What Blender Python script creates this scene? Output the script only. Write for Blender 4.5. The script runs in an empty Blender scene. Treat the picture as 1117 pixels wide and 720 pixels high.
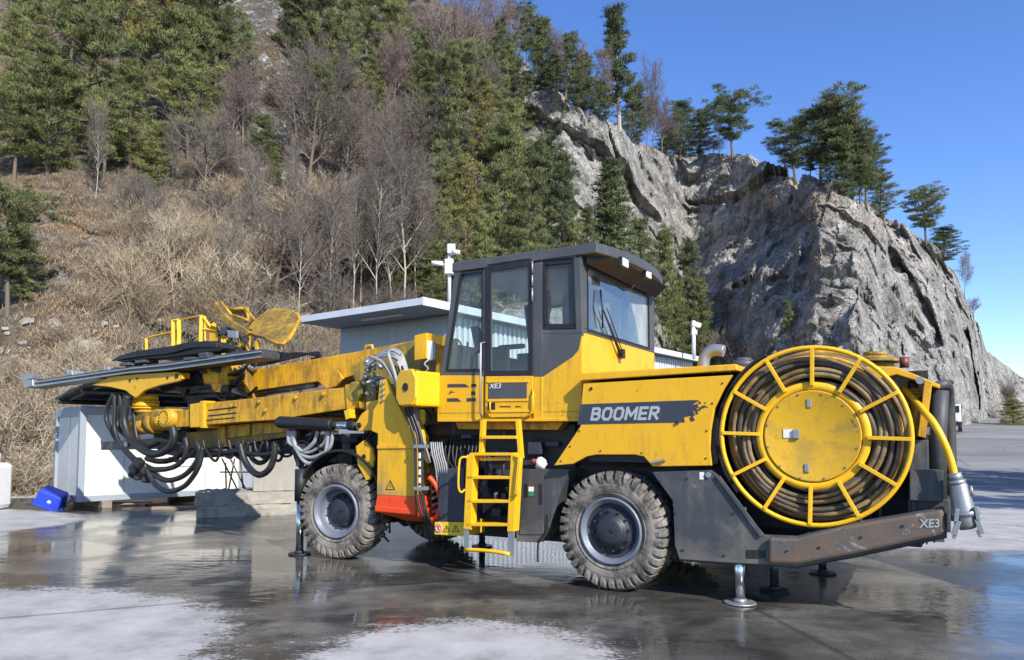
import bpy, math, random
import numpy as np
from mathutils import Vector, Matrix
from mathutils.bvhtree import BVHTree
random.seed(7); RNG = np.random.default_rng(7)
R = math.radians
sc = bpy.context.scene
COL = sc.collection

# ------------------------------------------------------------------ camera and measuring helpers
F, CX, CY, PT, H = 800., 558.5, 426., R(3.5), 1.75
O = (1.0773, 8.3697)
TH = R(30)
UX, UY = math.cos(TH), -math.sin(TH)
VX, VY = math.sin(TH), math.cos(TH)
def ray(px, py):
    a = (px-CX)/F; b = -(py-CY)/F
    return a, math.cos(PT)-b*math.sin(PT), math.sin(PT)+b*math.cos(PT)
def atY(px, py, Y):
    r = ray(px, py); t = Y/r[1]; return Vector((r[0]*t, Y, H+r[2]*t))
def onground(px, py, z=0.):
    r = ray(px, py); t = (z-H)/r[2]; return Vector((r[0]*t, r[1]*t, z))
def L(px, py, v):
    "rig-space point (u, v, z) seen at a photo position, on the rig's lengthwise plane v"
    r = ray(px, py)
    d = (O[0]+v*VX)*VX+(O[1]+v*VY)*VY
    t = d/(r[0]*VX+r[1]*VY); x, y, z = r[0]*t, r[1]*t, H+r[2]*t
    return Vector(((x-O[0])*UX+(y-O[1])*UY, v, z))
def Lu(px, py, u):
    r = ray(px, py)
    d = (O[0]+u*UX)*UX+(O[1]+u*UY)*UY
    t = d/(r[0]*UX+r[1]*UY); x, y, z = r[0]*t, r[1]*t, H+r[2]*t
    return Vector((u, (x-O[0])*VX+(y-O[1])*VY, z))

# ------------------------------------------------------------------ materials
def newmat(name):
    m = bpy.data.materials.new(name); m.use_nodes = True
    nt = m.node_tree; nt.nodes.clear()
    out = nt.nodes.new('ShaderNodeOutputMaterial')
    return m, nt, out
def N(nt, t, **k):
    n = nt.nodes.new(t)
    for a, b in k.items():
        if a.startswith('i_'):
            key = a[2:]
            key = int(key) if key.isdigit() else key.replace('_', ' ')
            n.inputs[key].default_value = b
        else: setattr(n, a, b)
    return n
def c4(c): return (c[0], c[1], c[2], 1)
def ramp(nt, fac, stops):
    n = nt.nodes.new('ShaderNodeValToRGB')
    e = n.color_ramp.elements
    while len(e) < len(stops): e.new(.5)
    for i, (p, c) in enumerate(stops):
        e[i].position = p; e[i].color = c4(c) if not isinstance(c, float) else (c, c, c, 1)
    nt.links.new(fac, n.inputs[0]); return n
def noise(nt, co, scale, detail=5, rough=.55, dist=0, mapping=None):
    if mapping:
        mp = N(nt, 'ShaderNodeMapping'); mp.inputs['Scale'].default_value = mapping
        nt.links.new(co, mp.inputs[0]); co = mp.outputs[0]
    n = N(nt, 'ShaderNodeTexNoise', i_Scale=scale, i_Detail=detail, i_Roughness=rough, i_Distortion=dist)
    nt.links.new(co, n.inputs['Vector']); return n.outputs['Fac']
def mixc(nt, fac, a, b, mode='MIX'):
    n = N(nt, 'ShaderNodeMix', data_type='RGBA', blend_type=mode)
    for s, x in ((n.inputs[0], fac), (n.inputs[6], a), (n.inputs[7], b)):
        if hasattr(x, 'links'): nt.links.new(x, s)
        elif isinstance(x, (int, float)): s.default_value = x
        else: s.default_value = c4(x)
    return n.outputs[2]
def math_(nt, op, a, b=0.):
    n = N(nt, 'ShaderNodeMath', operation=op)
    for s, x in ((n.inputs[0], a), (n.inputs[1], b)):
        if hasattr(x, 'links'): nt.links.new(x, s)
        else: s.default_value = x
    return n.outputs[0]
def bump(nt, h, strength=.3, dist=.01):
    b = N(nt, 'ShaderNodeBump', i_Strength=strength, i_Distance=dist)
    nt.links.new(h, b.inputs['Height']); return b.outputs[0]
def paint(name, col, rough=.4, dirt=.4, dcol=(.10, .075, .04), metal=0., dscale=2.2, streak=True, bumpd=.004, spec=.5, chips=0., chipcol=(.09, .05, .03), mud=0.):
    m, nt, out = newmat(name)
    co = N(nt, 'ShaderNodeTexCoord').outputs['Object']
    n1 = noise(nt, co, dscale, 8, .65)
    n2 = noise(nt, co, 6, 5, .6, mapping=(2.2, 2.2, .35)) if streak else noise(nt, co, 7, 4)
    n3 = noise(nt, co, 38, 4, .7)
    s = math_(nt, 'ADD', math_(nt, 'MULTIPLY', n1, .55), math_(nt, 'MULTIPLY', n2, .45))
    s = math_(nt, 'ADD', s, math_(nt, 'MULTIPLY', math_(nt, 'SUBTRACT', n3, .5), .25))
    lo = .62-.30*dirt
    r = ramp(nt, s, [(lo, 0.), (lo+.17, 1.)])
    f = math_(nt, 'MULTIPLY', r.outputs[0], min(1, .35+.6*dirt))
    c = mixc(nt, f, col, dcol)
    v = ramp(nt, n1, [(.3, .86), (.7, 1.)])
    c = mixc(nt, 1., c, v.outputs[0], 'MULTIPLY')
    if mud:      # road dirt thrown up low on the machine
        zz_ = N(nt, 'ShaderNodeSeparateXYZ'); nt.links.new(co, zz_.inputs[0])
        mf = N(nt, 'ShaderNodeMapRange'); nt.links.new(zz_.outputs[2], mf.inputs[0]); mf.inputs[1].default_value = mud; mf.inputs[2].default_value = .25; mf.inputs[3].default_value = 0.; mf.inputs[4].default_value = 1.
        mm = ramp(nt, math_(nt, 'ADD', math_(nt, 'MULTIPLY', mf.outputs[0], .6), math_(nt, 'MULTIPLY', math_(nt, 'SUBTRACT', n1, .5), 1.3)), [(.15, 0.), (.6, .75)])
        c = mixc(nt, mm.outputs[0], c, (.20, .175, .14))
    if chips:
        n4 = noise(nt, co, 4.5, 12, .78, .8)
        cr = ramp(nt, n4, [(.66-.12*chips, 0.), (.69-.12*chips, 1.)])
        c = mixc(nt, cr.outputs[0], c, chipcol)
    b = N(nt, 'ShaderNodeBsdfPrincipled', i_Metallic=metal)
    b.inputs['Specular IOR Level'].default_value = spec
    nt.links.new(c, b.inputs['Base Color'])
    rr = math_(nt, 'ADD', math_(nt, 'MULTIPLY', s, .35), rough-.12)
    nt.links.new(rr, b.inputs['Roughness'])
    nt.links.new(bump(nt, math_(nt, 'ADD', n3, n1), .35, bumpd), b.inputs['Normal'])
    nt.links.new(b.outputs[0], out.inputs[0]); return m
def plain(name, col, rough=.5, metal=0., emit=0.):
    m, nt, out = newmat(name)
    b = N(nt, 'ShaderNodeBsdfPrincipled', i_Metallic=metal, i_Roughness=rough)
    b.inputs['Base Color'].default_value = c4(col)
    nt.links.new(b.outputs[0], out.inputs[0]); return m
def wiped_glass(c):
    "dusty pane with a clean arc swept by the wiper whose pivot is at c"
    m = glass('wiped_glass', (.62, .68, .72), .5, 2.2); nt = m.node_tree
    co = N(nt, 'ShaderNodeTexCoord').outputs['Object']
    v = N(nt, 'ShaderNodeVectorMath', operation='DISTANCE'); nt.links.new(co, v.inputs[0]); v.inputs[1].default_value = (c.x, c.y-.35, c.z)
    n = noise(nt, co, 3, 4)
    d = math_(nt, 'ADD', v.outputs['Value'], math_(nt, 'MULTIPLY', n, .12))
    r = ramp(nt, d, [(.0, .25), (.99, .25), (1.0, 1.)])
    mr = N(nt, 'ShaderNodeMapRange'); nt.links.new(d, mr.inputs[0]); mr.inputs[1].default_value = 1.12; mr.inputs[2].default_value = 1.2; mr.inputs[3].default_value = .12; mr.inputs[4].default_value = 1.
    last = [x for x in nt.nodes if x.name == 'dustmix'][0]
    src = last.inputs[0].links[0].from_socket
    nt.links.new(math_(nt, 'MULTIPLY', src, mr.outputs[0]), last.inputs[0]); return m
def glass(name, tint=(.93, .97, .96), dust=.05, refl=1.):
    m, nt, out = newmat(name)
    co = N(nt, 'ShaderNodeTexCoord').outputs['Object']
    t = N(nt, 'ShaderNodeBsdfTransparent'); t.inputs[0].default_value = c4(tint)
    g = N(nt, 'ShaderNodeBsdfGlossy', i_Roughness=.03); g.inputs[0].default_value = (1, 1, 1, 1)
    fr = N(nt, 'ShaderNodeFresnel', i_IOR=1.5); ge = N(nt, 'ShaderNodeNewGeometry')
    m1 = N(nt, 'ShaderNodeMixShader'); nt.links.new(math_(nt, 'MULTIPLY', math_(nt, 'MINIMUM', math_(nt, 'MULTIPLY', fr.outputs[0], refl), .9), math_(nt, 'SUBTRACT', 1., ge.outputs['Backfacing'])), m1.inputs[0]); nt.links.new(t.outputs[0], m1.inputs[1]); nt.links.new(g.outputs[0], m1.inputs[2])
    d = N(nt, 'ShaderNodeBsdfDiffuse'); d.inputs[0].default_value = (.42, .44, .44, 1)
    n = noise(nt, co, 1.6, 5, .6, mapping=(1, 1, .6))
    r = ramp(nt, n, [(.3, dust*.35), (.7, dust*1.7)])
    m2 = N(nt, 'ShaderNodeMixShader'); m2.name = 'dustmix'; nt.links.new(r.outputs[0], m2.inputs[0]); nt.links.new(m1.outputs[0], m2.inputs[1]); nt.links.new(d.outputs[0], m2.inputs[2])
    nt.links.new(m2.outputs[0], out.inputs[0]); return m

YEL = (.82, .485, .014)
M = {}
M['yellow'] = paint('yellow_paint', (.80, .435, .011), .42, .38, (.30, .165, .03), chips=.25, dscale=1.7, mud=1.5)
M['yellow_clean'] = paint('yellow_rail_paint', (.86, .48, .012), .38, .12, (.30, .19, .03), chips=.25)
M['yellow_dirty'] = paint('grimy_yellow_paint', (.76, .40, .011), .5, .66, (.13, .075, .028), dscale=2.4, chips=.5)
M['yellow_grim'] = paint('grimy_shaded_yellow_paint', (.50, .30, .02), .5, .8, (.10, .07, .028), dscale=2.5, chips=.45)  # grime; on the basket roof plate also painted-in underside shade
M['olive'] = paint('dull_olive_paint', (.42, .30, .03), .5, .7, (.10, .08, .03), chips=.2)  # olive colour of the boom mount, knuckle, bracket and panel joints
M['grey'] = paint('charcoal_paint', (.055, .06, .066), .5, .4, (.16, .15, .13), chips=.2, chipcol=(.25, .25, .24), mud=1.0)
M['cabgrey'] = paint('dark_grey_cab_paint', (.075, .078, .084), .46, .3, (.18, .175, .165))
M['navy'] = paint('dark_navy_paint', (.035, .045, .062), .5, .3, (.12, .12, .12))
M['beam'] = paint('worn_grey_beam_paint', (.10, .098, .092), .55, .75, (.17, .11, .07), dscale=1.3, streak=False, bumpd=.012, chips=.55, chipcol=(.26, .25, .24))
M['black'] = paint('black_steel', (.014, .014, .015), .5, .3, (.05, .045, .04))
M['rubber'] = paint('black_rubber_hose', (.016, .016, .017), .42, .35, (.06, .058, .05), streak=False)
M['red'] = paint('red_paint', (.85, .075, .012), .42, .35, (.28, .03, .015), chips=.25)
M['steel'] = paint('galvanised_steel', (.36, .37, .38), .4, .3, (.2, .19, .18), metal=.6)
M['greysteel'] = paint('feed_rail_steel', (.065, .068, .072), .4, .4, (.22, .21, .2), metal=.3, chips=.2, chipcol=(.35, .35, .35))
M['chrome'] = plain('chrome_rod', (.62, .63, .64), .18, .95)
M['rimdark'] = paint('dark_rim_paint', (.035, .042, .056), .45, .35, (.1, .095, .09))
M['rim'] = paint('grey_rim_paint', (.18, .20, .25), .4, .3, (.13, .12, .11), metal=.2)
M['hub'] = paint('dark_hub_paint', (.022, .027, .038), .45, .3, (.07, .07, .07))
M['tyre'] = paint('dusty_tyre_rubber', (.06, .056, .050), .72, .72, (.33, .295, .25), dscale=3, streak=False, bumpd=.012, spec=.3)
M['lug'] = M['tyre']
M['white'] = paint('white_paint', (.78, .78, .76), .45, .15, (.5, .48, .43))
M['hosegrey'] = paint('grey_hydraulic_hose', (.33, .34, .35), .4, .4, (.12, .12, .12), streak=False)
M['cable'] = paint('muddy_power_cable', (.26, .18, .075), .55, .62, (.035, .03, .025), dscale=2.2, streak=False)
M['cabledark'] = paint('dark_power_cable', (.07, .06, .05), .5, .4, (.16, .12, .06), dscale=2.2, streak=False)
M['disc'] = paint('scuffed_yellow_disc', (.70, .40, .014), .42, .5, (.33, .21, .045), dscale=4.5, streak=False, chips=.12)
M['glass'] = glass('cab_glass')
M['letter'] = plain('silver_lettering', (.42, .43, .44), .45, .2)
M['whiteletter'] = plain('white_lettering', (.7, .7, .68), .5)
M['sticker'] = plain('sticker_white', (.75, .75, .72), .5)
M['green'] = plain('sticker_green', (.03, .22, .12), .5)
M['ylabel'] = plain('warning_yellow', (.75, .52, .03), .5)
M['lamp'] = plain('lamp_glass', (.8, .82, .85), .15)
M['redlamp'] = paint('beacon_red', (.20, .045, .03), .35)
M['seat'] = paint('black_seat_cloth', (.02, .02, .022), .8, .2)
M['concrete'] = paint('cast_concrete', (.36, .345, .31), .85, .4, (.20, .19, .165), bumpd=.01, dscale=1.4)
M['stone'] = paint('rough_stone_block', (.40, .38, .33), .9, .5, (.15, .14, .12), dscale=2.4, streak=False, bumpd=.05)
M['blue'] = paint('blue_plastic', (.02, .06, .52), .35, .1, (.05, .07, .25))
M['panelwhite'] = paint('off_white_container_panel', (.70, .68, .61), .5, .18, (.45, .42, .36))
M['panelgrey'] = paint('grey_container_frame', (.30, .34, .38), .45, .2, (.2, .2, .2))
M['shedgrey'] = paint('blue_grey_cladding', (.40, .46, .52), .5, .2, (.3, .32, .34))
M['shedwhite'] = paint('white_cladding', (.66, .70, .74), .5, .15, (.45, .47, .48))
M['shedroof'] = paint('grey_roof_sheet', (.26, .29, .32), .5, .25, (.2, .2, .2))
M['wood'] = paint('weathered_plank', (.28, .23, .17), .85, .4)
M['darkroof'] = paint('dark_canopy_sheet', (.07, .07, .07), .6, .4, (.16, .14, .11))

def setmat(o, m): o.data.materials.append(m)

# ------------------------------------------------------------------ mesh builder
SPLIT = set('small_cylinder boom_core corner_post plug_collar bolt valve_block hose_clamp hose_tag boom_lug hinge grab_bar step side_rail rail_foot work_lamp lamp_housing guide_channel carriage_block cradle_pin grease_port hose_bundle bright_bracket door_slot louvre under_boom_valves hose_clamp_block far_post inspection_catch hose_fan thick_hose arm_hose drill_hose boom_hose guide_pin roof_strut foot_box tail_box tail_lamp basket_controls feed_fittings hose_fitting control_stand reel_drive_parts window_seal door_trim stringer leg rubble sleeper'.split())
class MB:
    def __init__(s): s.v = []; s.f = []; s.sm = []
    def add(s, vs, fs, smooth=False):
        b = len(s.v); s.v += [tuple(p) for p in vs]
        s.f += [tuple(i+b for i in f) for f in fs]; s.sm += [smooth]*len(fs); return s
    def box(s, c, size, rz=0, ry=0, rx=0):
        hx, hy, hz = size[0]/2, size[1]/2, size[2]/2
        m = Matrix.Translation(c) @ Matrix.Rotation(rz, 4, 'Z') @ Matrix.Rotation(ry, 4, 'Y') @ Matrix.Rotation(rx, 4, 'X')
        vs = [m @ Vector((x*hx, y*hy, z*hz)) for x in (-1, 1) for y in (-1, 1) for z in (-1, 1)]
        return s.add(vs, [(0, 1, 3, 2), (4, 6, 7, 5), (0, 4, 5, 1), (2, 3, 7, 6), (0, 2, 6, 4), (1, 5, 7, 3)])
    def span(s, a, b):
        return s.box([(a[i]+b[i])/2 for i in range(3)], [abs(b[i]-a[i]) for i in range(3)])
    def prism(s, pts, v0, v1):
        "pts: (u, z) outline, extruded between v0 and v1"
        n = len(pts)
        area = sum(pts[i][0]*pts[(i+1) % n][1]-pts[(i+1) % n][0]*pts[i][1] for i in range(n))
        if area < 0: pts = pts[::-1]
        vs = [(p[0], v0, p[1]) for p in pts]+[(p[0], v1, p[1]) for p in pts]
        fs = [tuple(range(n)), tuple(range(2*n-1, n-1, -1))]+[(i, i+n, (i+1) % n+n, (i+1) % n) for i in range(n)]
        return s.add(vs, fs)
    def px(s, pts, v0, v1):
        return s.prism([(L(x, y, v0).x, L(x, y, v0).z) for x, y in pts], v0, v1)
    def hull(s, ring_a, ring_b):
        n = len(ring_a)
        return s.add(list(ring_a)+list(ring_b), [tuple(range(n)), tuple(range(2*n-1, n-1, -1))]+[(i, i+n, (i+1) % n+n, (i+1) % n) for i in range(n)])
    def tube(s, pts, r, n=8, closed=False, cap=True, smooth=True):
        pts = [Vector(p) for p in pts]; k = len(pts)
        rs = r if isinstance(r, (list, tuple)) else [r]*k
        base = len(s.v); prev = None
        for i, p in enumerate(pts):
            if closed: t = pts[(i+1) % k]-pts[i-1]
            else: t = pts[min(i+1, k-1)]-pts[max(i-1, 0)]
            if t.length < 1e-9: t = Vector((0, 0, 1))
            t.normalize()
            if prev is None:
                a = Vector((0, 0, 1)) if abs(t.z) < .9 else Vector((1, 0, 0))
                nx = t.cross(a).normalized()
            else:
                nx = (prev-t*prev.dot(t))
                nx = nx.normalized() if nx.length > 1e-6 else t.orthogonal().normalized()
            prev = nx; ny = t.cross(nx)
            for j in range(n):
                a = 2*math.pi*j/n
                s.v.append(tuple(p+(nx*math.cos(a)+ny*math.sin(a))*rs[i]))
        for i in range(k if closed else k-1):
            for j in range(n):
                a = base+i*n+j; b = base+i*n+(j+1) % n
                c = base+((i+1) % k)*n+(j+1) % n; d = base+((i+1) % k)*n+j
                s.f.append((a, b, c, d)); s.sm.append(smooth)
        if cap and not closed:
            s.f.append(tuple(base+j for j in range(n-1, -1, -1))); s.sm.append(False)
            s.f.append(tuple(base+(k-1)*n+j for j in range(n))); s.sm.append(False)
        return s
    def cyl(s, a, b, r, r2=None, n=20): return s.tube([a, b], [r, r if r2 is None else r2], n)
    def lathe(s, prof, c, n=48, smooth=True):
        "prof: (y, r) around an axis along +y through c"
        base = len(s.v)
        for j in range(n):
            a = 2*math.pi*j/n
            for (y, r) in prof: s.v.append((c[0]+r*math.cos(a), c[1]+y, c[2]+r*math.sin(a)))
        k = len(prof)
        for j in range(n):
            for i in range(k-1):
                a = base+j*k+i; b = base+((j+1) % n)*k+i
                s.f.append((a, a+1, b+1, b)); s.sm.append(smooth)
        return s
    def build(s, name, m, parent=None, bevel=0., smooth=None):
        if name in SPLIT:                       # every separate piece becomes an object of its own
            par = list(range(len(s.v)))
            def find(i):
                while par[i] != i: par[i] = par[par[i]]; i = par[i]
                return i
            for f in s.f:
                a = find(f[0])
                for i in f[1:]: par[find(i)] = a
            groups = {}
            for k, f in enumerate(s.f): groups.setdefault(find(f[0]), []).append(k)
            if len(groups) > 1:
                first = None
                for g in groups.values():
                    q = MB(); mp_ = {}
                    for k in g:
                        q.f.append(tuple(mp_.setdefault(i, len(mp_)) for i in s.f[k])); q.sm.append(s.sm[k])
                    q.v = [s.v[i] for i in mp_]
                    o = q.build_one(name, m, parent, bevel, smooth); first = first or o
                return first
        return s.build_one(name, m, parent, bevel, smooth)
    def build_one(s, name, m, parent=None, bevel=0., smooth=None):
        me = bpy.data.meshes.new(name); me.from_pydata(s.v, [], s.f)
        me.polygons.foreach_set('use_smooth', s.sm if smooth is None else [smooth]*len(s.f))
        me.materials.append(M[m] if isinstance(m, str) else m)
        me.update()
        o = bpy.data.objects.new(name, me); COL.objects.link(o)
        if parent: o.parent = parent
        if bevel:
            b = o.modifiers.new('bevel', 'BEVEL'); b.width = bevel; b.segments = 2; b.limit_method = 'ANGLE'; b.angle_limit = R(40)
            b.harden_normals = False
        return o
def spline(pts, k=6):
    pts = [Vector(p) for p in pts]; out = []
    for i in range(len(pts)-1):
        p0 = pts[max(i-1, 0)]; p1 = pts[i]; p2 = pts[i+1]; p3 = pts[min(i+2, len(pts)-1)]
        for j in range(k):
            t = j/k
            out.append(.5*((2*p1)+(p2-p0)*t+(2*p0-5*p1+4*p2-p3)*t*t+(3*p1-p0-3*p2+p3)*t**3))
    out.append(pts[-1]); return out
def tag(o, label=None, cat=None, group=None, kind=None):
    if label: o['label'] = label
    if cat: o['category'] = cat
    if group: o['group'] = group
    if kind: o['kind'] = kind
    return o
def empty(name, loc=(0, 0, 0), rz=0, parent=None):
    o = bpy.data.objects.new(name, None); COL.objects.link(o); o.location = loc; o.rotation_euler = (0, 0, rz)
    o.empty_display_size = .2
    if parent: o.parent = parent
    return o
def text(name, body, size, loc, rot, m, parent, shear=.0, offset=0., sx=1.):
    cu = bpy.data.curves.new(name, 'FONT'); cu.body = body; cu.size = size; cu.shear = shear; cu.offset = offset
    cu.extrude = .0015; cu.align_x = 'LEFT'
    to = bpy.data.objects.new('t', cu); COL.objects.link(to)
    bpy.context.view_layer.update()
    me = bpy.data.meshes.new_from_object(to.evaluated_get(bpy.context.evaluated_depsgraph_get()))
    bpy.data.objects.remove(to); bpy.data.curves.remove(cu); me.name = name; me.materials.clear(); me.materials.append(M[m])
    o = bpy.data.objects.new(name, me); COL.objects.link(o); o.parent = parent
    o.location = loc; o.rotation_euler = rot; o.scale = (sx, 1, 1); return o

# ------------------------------------------------------------------ ground sheet
def ground_z(x, y):
    x = np.asarray(x, float); y = np.asarray(y, float)
    sx = np.clip((x-2)/14, 0, 1); sx = sx*sx*(3-2*sx)
    yy = np.clip(y-27, 0, 60)
    return sx*np.where(yy < 12, yy*yy/24*.075, .45+(yy-12)*.075)
def inpoly(X, Y, poly):
    c = np.zeros(X.shape, bool); n = len(poly)
    for i in range(n):
        x1, y1 = poly[i]; x2, y2 = poly[(i+1) % n]
        m = ((y1 > Y) != (y2 > Y)) & (X < (x2-x1)*(Y-y1)/((y2-y1)+1e-12)+x1)
        c ^= m
    return c
DRY = [[(-200, 644), (0, 644), (60, 638), (150, 645), (255, 660), (272, 684), (235, 708), (180, 730), (100, 900), (-500, 900)],
       [(310, 722), (350, 700), (420, 678), (520, 673), (610, 683), (670, 698), (710, 725), (760, 900), (200, 900)],
       [(-400, 556), (0, 554), (45, 557), (95, 562), (100, 568), (40, 577), (0, 582), (-400, 596)],
       [(925, 566), (1060, 532), (1117, 522), (1500, 522), (1500, 600), (1117, 603), (1000, 597), (905, 607), (850, 606)],
       [(830, 634), (900, 636), (1117, 653), (1500, 680), (1500, 696), (1117, 666), (900, 646), (835, 641)],  # wet tone left above this strip also paints in a cast shadow band
       [(-600, 548), (330, 541), (700, 541), (700, 500), (-600, 500)]]
DRYW = [[tuple(onground(*p)[:2]) for p in poly] for poly in DRY]
def axis(lo, hi, step, far, g=1.16):
    a = list(np.arange(lo, hi+1e-6, step)); s = step
    while a[-1] < far: s *= g; a.append(a[-1]+s)
    s = step
    while a[0] > -far: s *= g; a.insert(0, a[0]-s)
    return np.array(a)
gx = axis(-13, 12, .1, 900); gy = axis(2, 20, .09, 900)
GX, GY = np.meshgrid(gx, gy)
GZ = ground_z(GX, GY)
dry = np.zeros(GX.shape)
near = (GX > -60) & (GX < 60) & (GY > 0) & (GY < 70)
for k in range(30):
    a = k*2.4; r = .85*math.sqrt((k+.5)/30)
    jx, jy = GX+r*math.cos(a), GY+r*math.sin(a)*1.3
    d = np.zeros(GX.shape, bool)
    for p in DRYW: d |= inpoly(jx, jy, p)
    dry += d
dry /= 30
dry = np.where((GY > 24) & (GX > -3), 1., dry); dry = np.where(GY > 30, 1., dry)
nx_, ny_ = len(gx), len(gy)
road = np.clip((GY-18)/8, 0, 1)*np.clip((GX-4)/6, 0, 1)
verts = np.stack([GX.ravel(), GY.ravel(), GZ.ravel()], 1)
ii = np.arange(nx_*ny_).reshape(ny_, nx_)
quads = np.stack([ii[:-1, :-1], ii[:-1, 1:], ii[1:, 1:], ii[1:, :-1]], -1).reshape(-1, 4)
def meshnp(name, verts, quads, mat, smooth=True, attrs={}):
    me = bpy.data.meshes.new(name)
    me.vertices.add(len(verts)); me.vertices.foreach_set('co', np.asarray(verts, np.float32).ravel())
    k = quads.shape[1]
    me.loops.add(quads.size); me.loops.foreach_set('vertex_index', quads.astype(np.int32).ravel())
    me.polygons.add(len(quads)); me.polygons.foreach_set('loop_start', np.arange(0, quads.size, k, dtype=np.int32))
    try: me.polygons.foreach_set('loop_total', np.full(len(quads), k, np.int32))
    except Exception: pass
    me.polygons.foreach_set('use_smooth', np.full(len(quads), smooth))
    for a, v in attrs.items():
        at = me.attributes.new(a, 'FLOAT', 'POINT'); at.data.foreach_set('value', np.asarray(v, np.float32).ravel())
    me.update(calc_edges=True); me.validate()
    me.materials.append(mat)
    return me
def link(name, me, parent=None):
    o = bpy.data.objects.new(name, me); COL.objects.link(o)
    if parent: o.parent = parent
    return o
# ground material: dry pale concrete, wet dark concrete with puddles
m, nt, out = newmat('yard_ground')
co = N(nt, 'ShaderNodeTexCoord').outputs['Object']
at = N(nt, 'ShaderNodeAttribute', attribute_name='dry').outputs['Fac']
ns = noise(nt, co, 3.2, 9, .78, mapping=(.55, 1.3, 1)); nf = noise(nt, co, 30, 5, .8, mapping=(.6, 1.3, 1)); nl = noise(nt, co, .5, 8, .62, .3, mapping=(1, 1, 1))
nfl = noise(nt, co, 90, 2, .6)
d = math_(nt, 'ADD', at, math_(nt, 'MULTIPLY', math_(nt, 'SUBTRACT', ns, .5), .9))
d = math_(nt, 'ADD', d, math_(nt, 'MULTIPLY', math_(nt, 'SUBTRACT', nf, .5), 1.1))
dr = ramp(nt, d, [(.46, 0.), (.60, 1.)]).outputs[0]
drycol = ramp(nt, noise(nt, co, 1.5, 10, .72), [(.34, (.27, .265, .255)), (.48, (.38, .375, .36)), (.66, (.47, .465, .45))]).outputs[0]
nst = noise(nt, co, 1.0, 10, .68, .3, mapping=(.8, 1.2, 1))
wetcol = ramp(nt, nst, [(.33, (.045, .043, .039)), (.50, (.10, .096, .085)), (.68, (.20, .188, .160))]).outputs[0]
wetcol = mixc(nt, 1., wetcol, ramp(nt, nl, [(.46, .62), (.52, 1.)]).outputs[0], 'MULTIPLY')
wetcol = mixc(nt, 1., wetcol, ramp(nt, noise(nt, co, 60, 3, .7), [(.35, .72), (.62, 1.2)]).outputs[0], 'MULTIPLY')
c = mixc(nt, dr, wetcol, drycol)
rd = N(nt, 'ShaderNodeAttribute', attribute_name='road').outputs['Fac']
c = mixc(nt, math_(nt, 'MULTIPLY', rd, .85), c, ramp(nt, noise(nt, co, .4, 6, .6, mapping=(.25, 1, 1)), [(.35, (.13, .13, .13)), (.65, (.25, .25, .24))]).outputs[0])
# cracks / cable-like seams in the slab
vor = N(nt, 'ShaderNodeTexVoronoi', feature='DISTANCE_TO_EDGE', i_Scale=.16)
mp = N(nt, 'ShaderNodeMapping'); mp.inputs['Rotation'].default_value = (0, 0, .5)
nt.links.new(co, mp.inputs[0]); nt.links.new(mp.outputs[0], vor.inputs['Vector'])
cr = ramp(nt, vor.outputs['Distance'], [(.002, .55), (.008, 1.)]).outputs[0]
c = mixc(nt, 1., c, cr, 'MULTIPLY')
sp = ramp(nt, nfl, [(.60, 1.), (.72, .75)]).outputs[0]
c = mixc(nt, 1., c, sp, 'MULTIPLY')
b = N(nt, 'ShaderNodeBsdfPrincipled')
nt.links.new(c, b.inputs['Base Color'])
wr = ramp(nt, nl, [(.47, .02), (.52, .17), (.7, .28)]).outputs[0]
rr = mixc(nt, dr, wr, (.85, .85, .85)); nt.links.new(rr, b.inputs['Roughness'])
b.inputs['IOR'].default_value = 1.42
sl_ = mixc(nt, dr, (.5, .5, .5), (.12, .12, .12)); nt.links.new(sl_, b.inputs['Specular IOR Level'])
rp = noise(nt, co, 3.2, 3, .5, .4, mapping=(1, 2.2, 1))
bw = math_(nt, 'MULTIPLY', math_(nt, 'SUBTRACT', 1., dr), math_(nt, 'MULTIPLY', rp, 1.6))
bd = math_(nt, 'MULTIPLY', dr, nf)
hgt = math_(nt, 'ADD', bw, math_(nt, 'ADD', bd, math_(nt, 'MULTIPLY', nf, ramp(nt, nl, [(.46, .02), (.54, .5)]).outputs[0])))
nt.links.new(bump(nt, hgt, .2, .010), b.inputs['Normal'])
nt.links.new(b.outputs[0], out.inputs[0]); MG = m
g = link('ground', meshnp('ground', verts, quads, MG, True, {'dry': dry, 'road': road})); tag(g, kind='structure')

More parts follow.
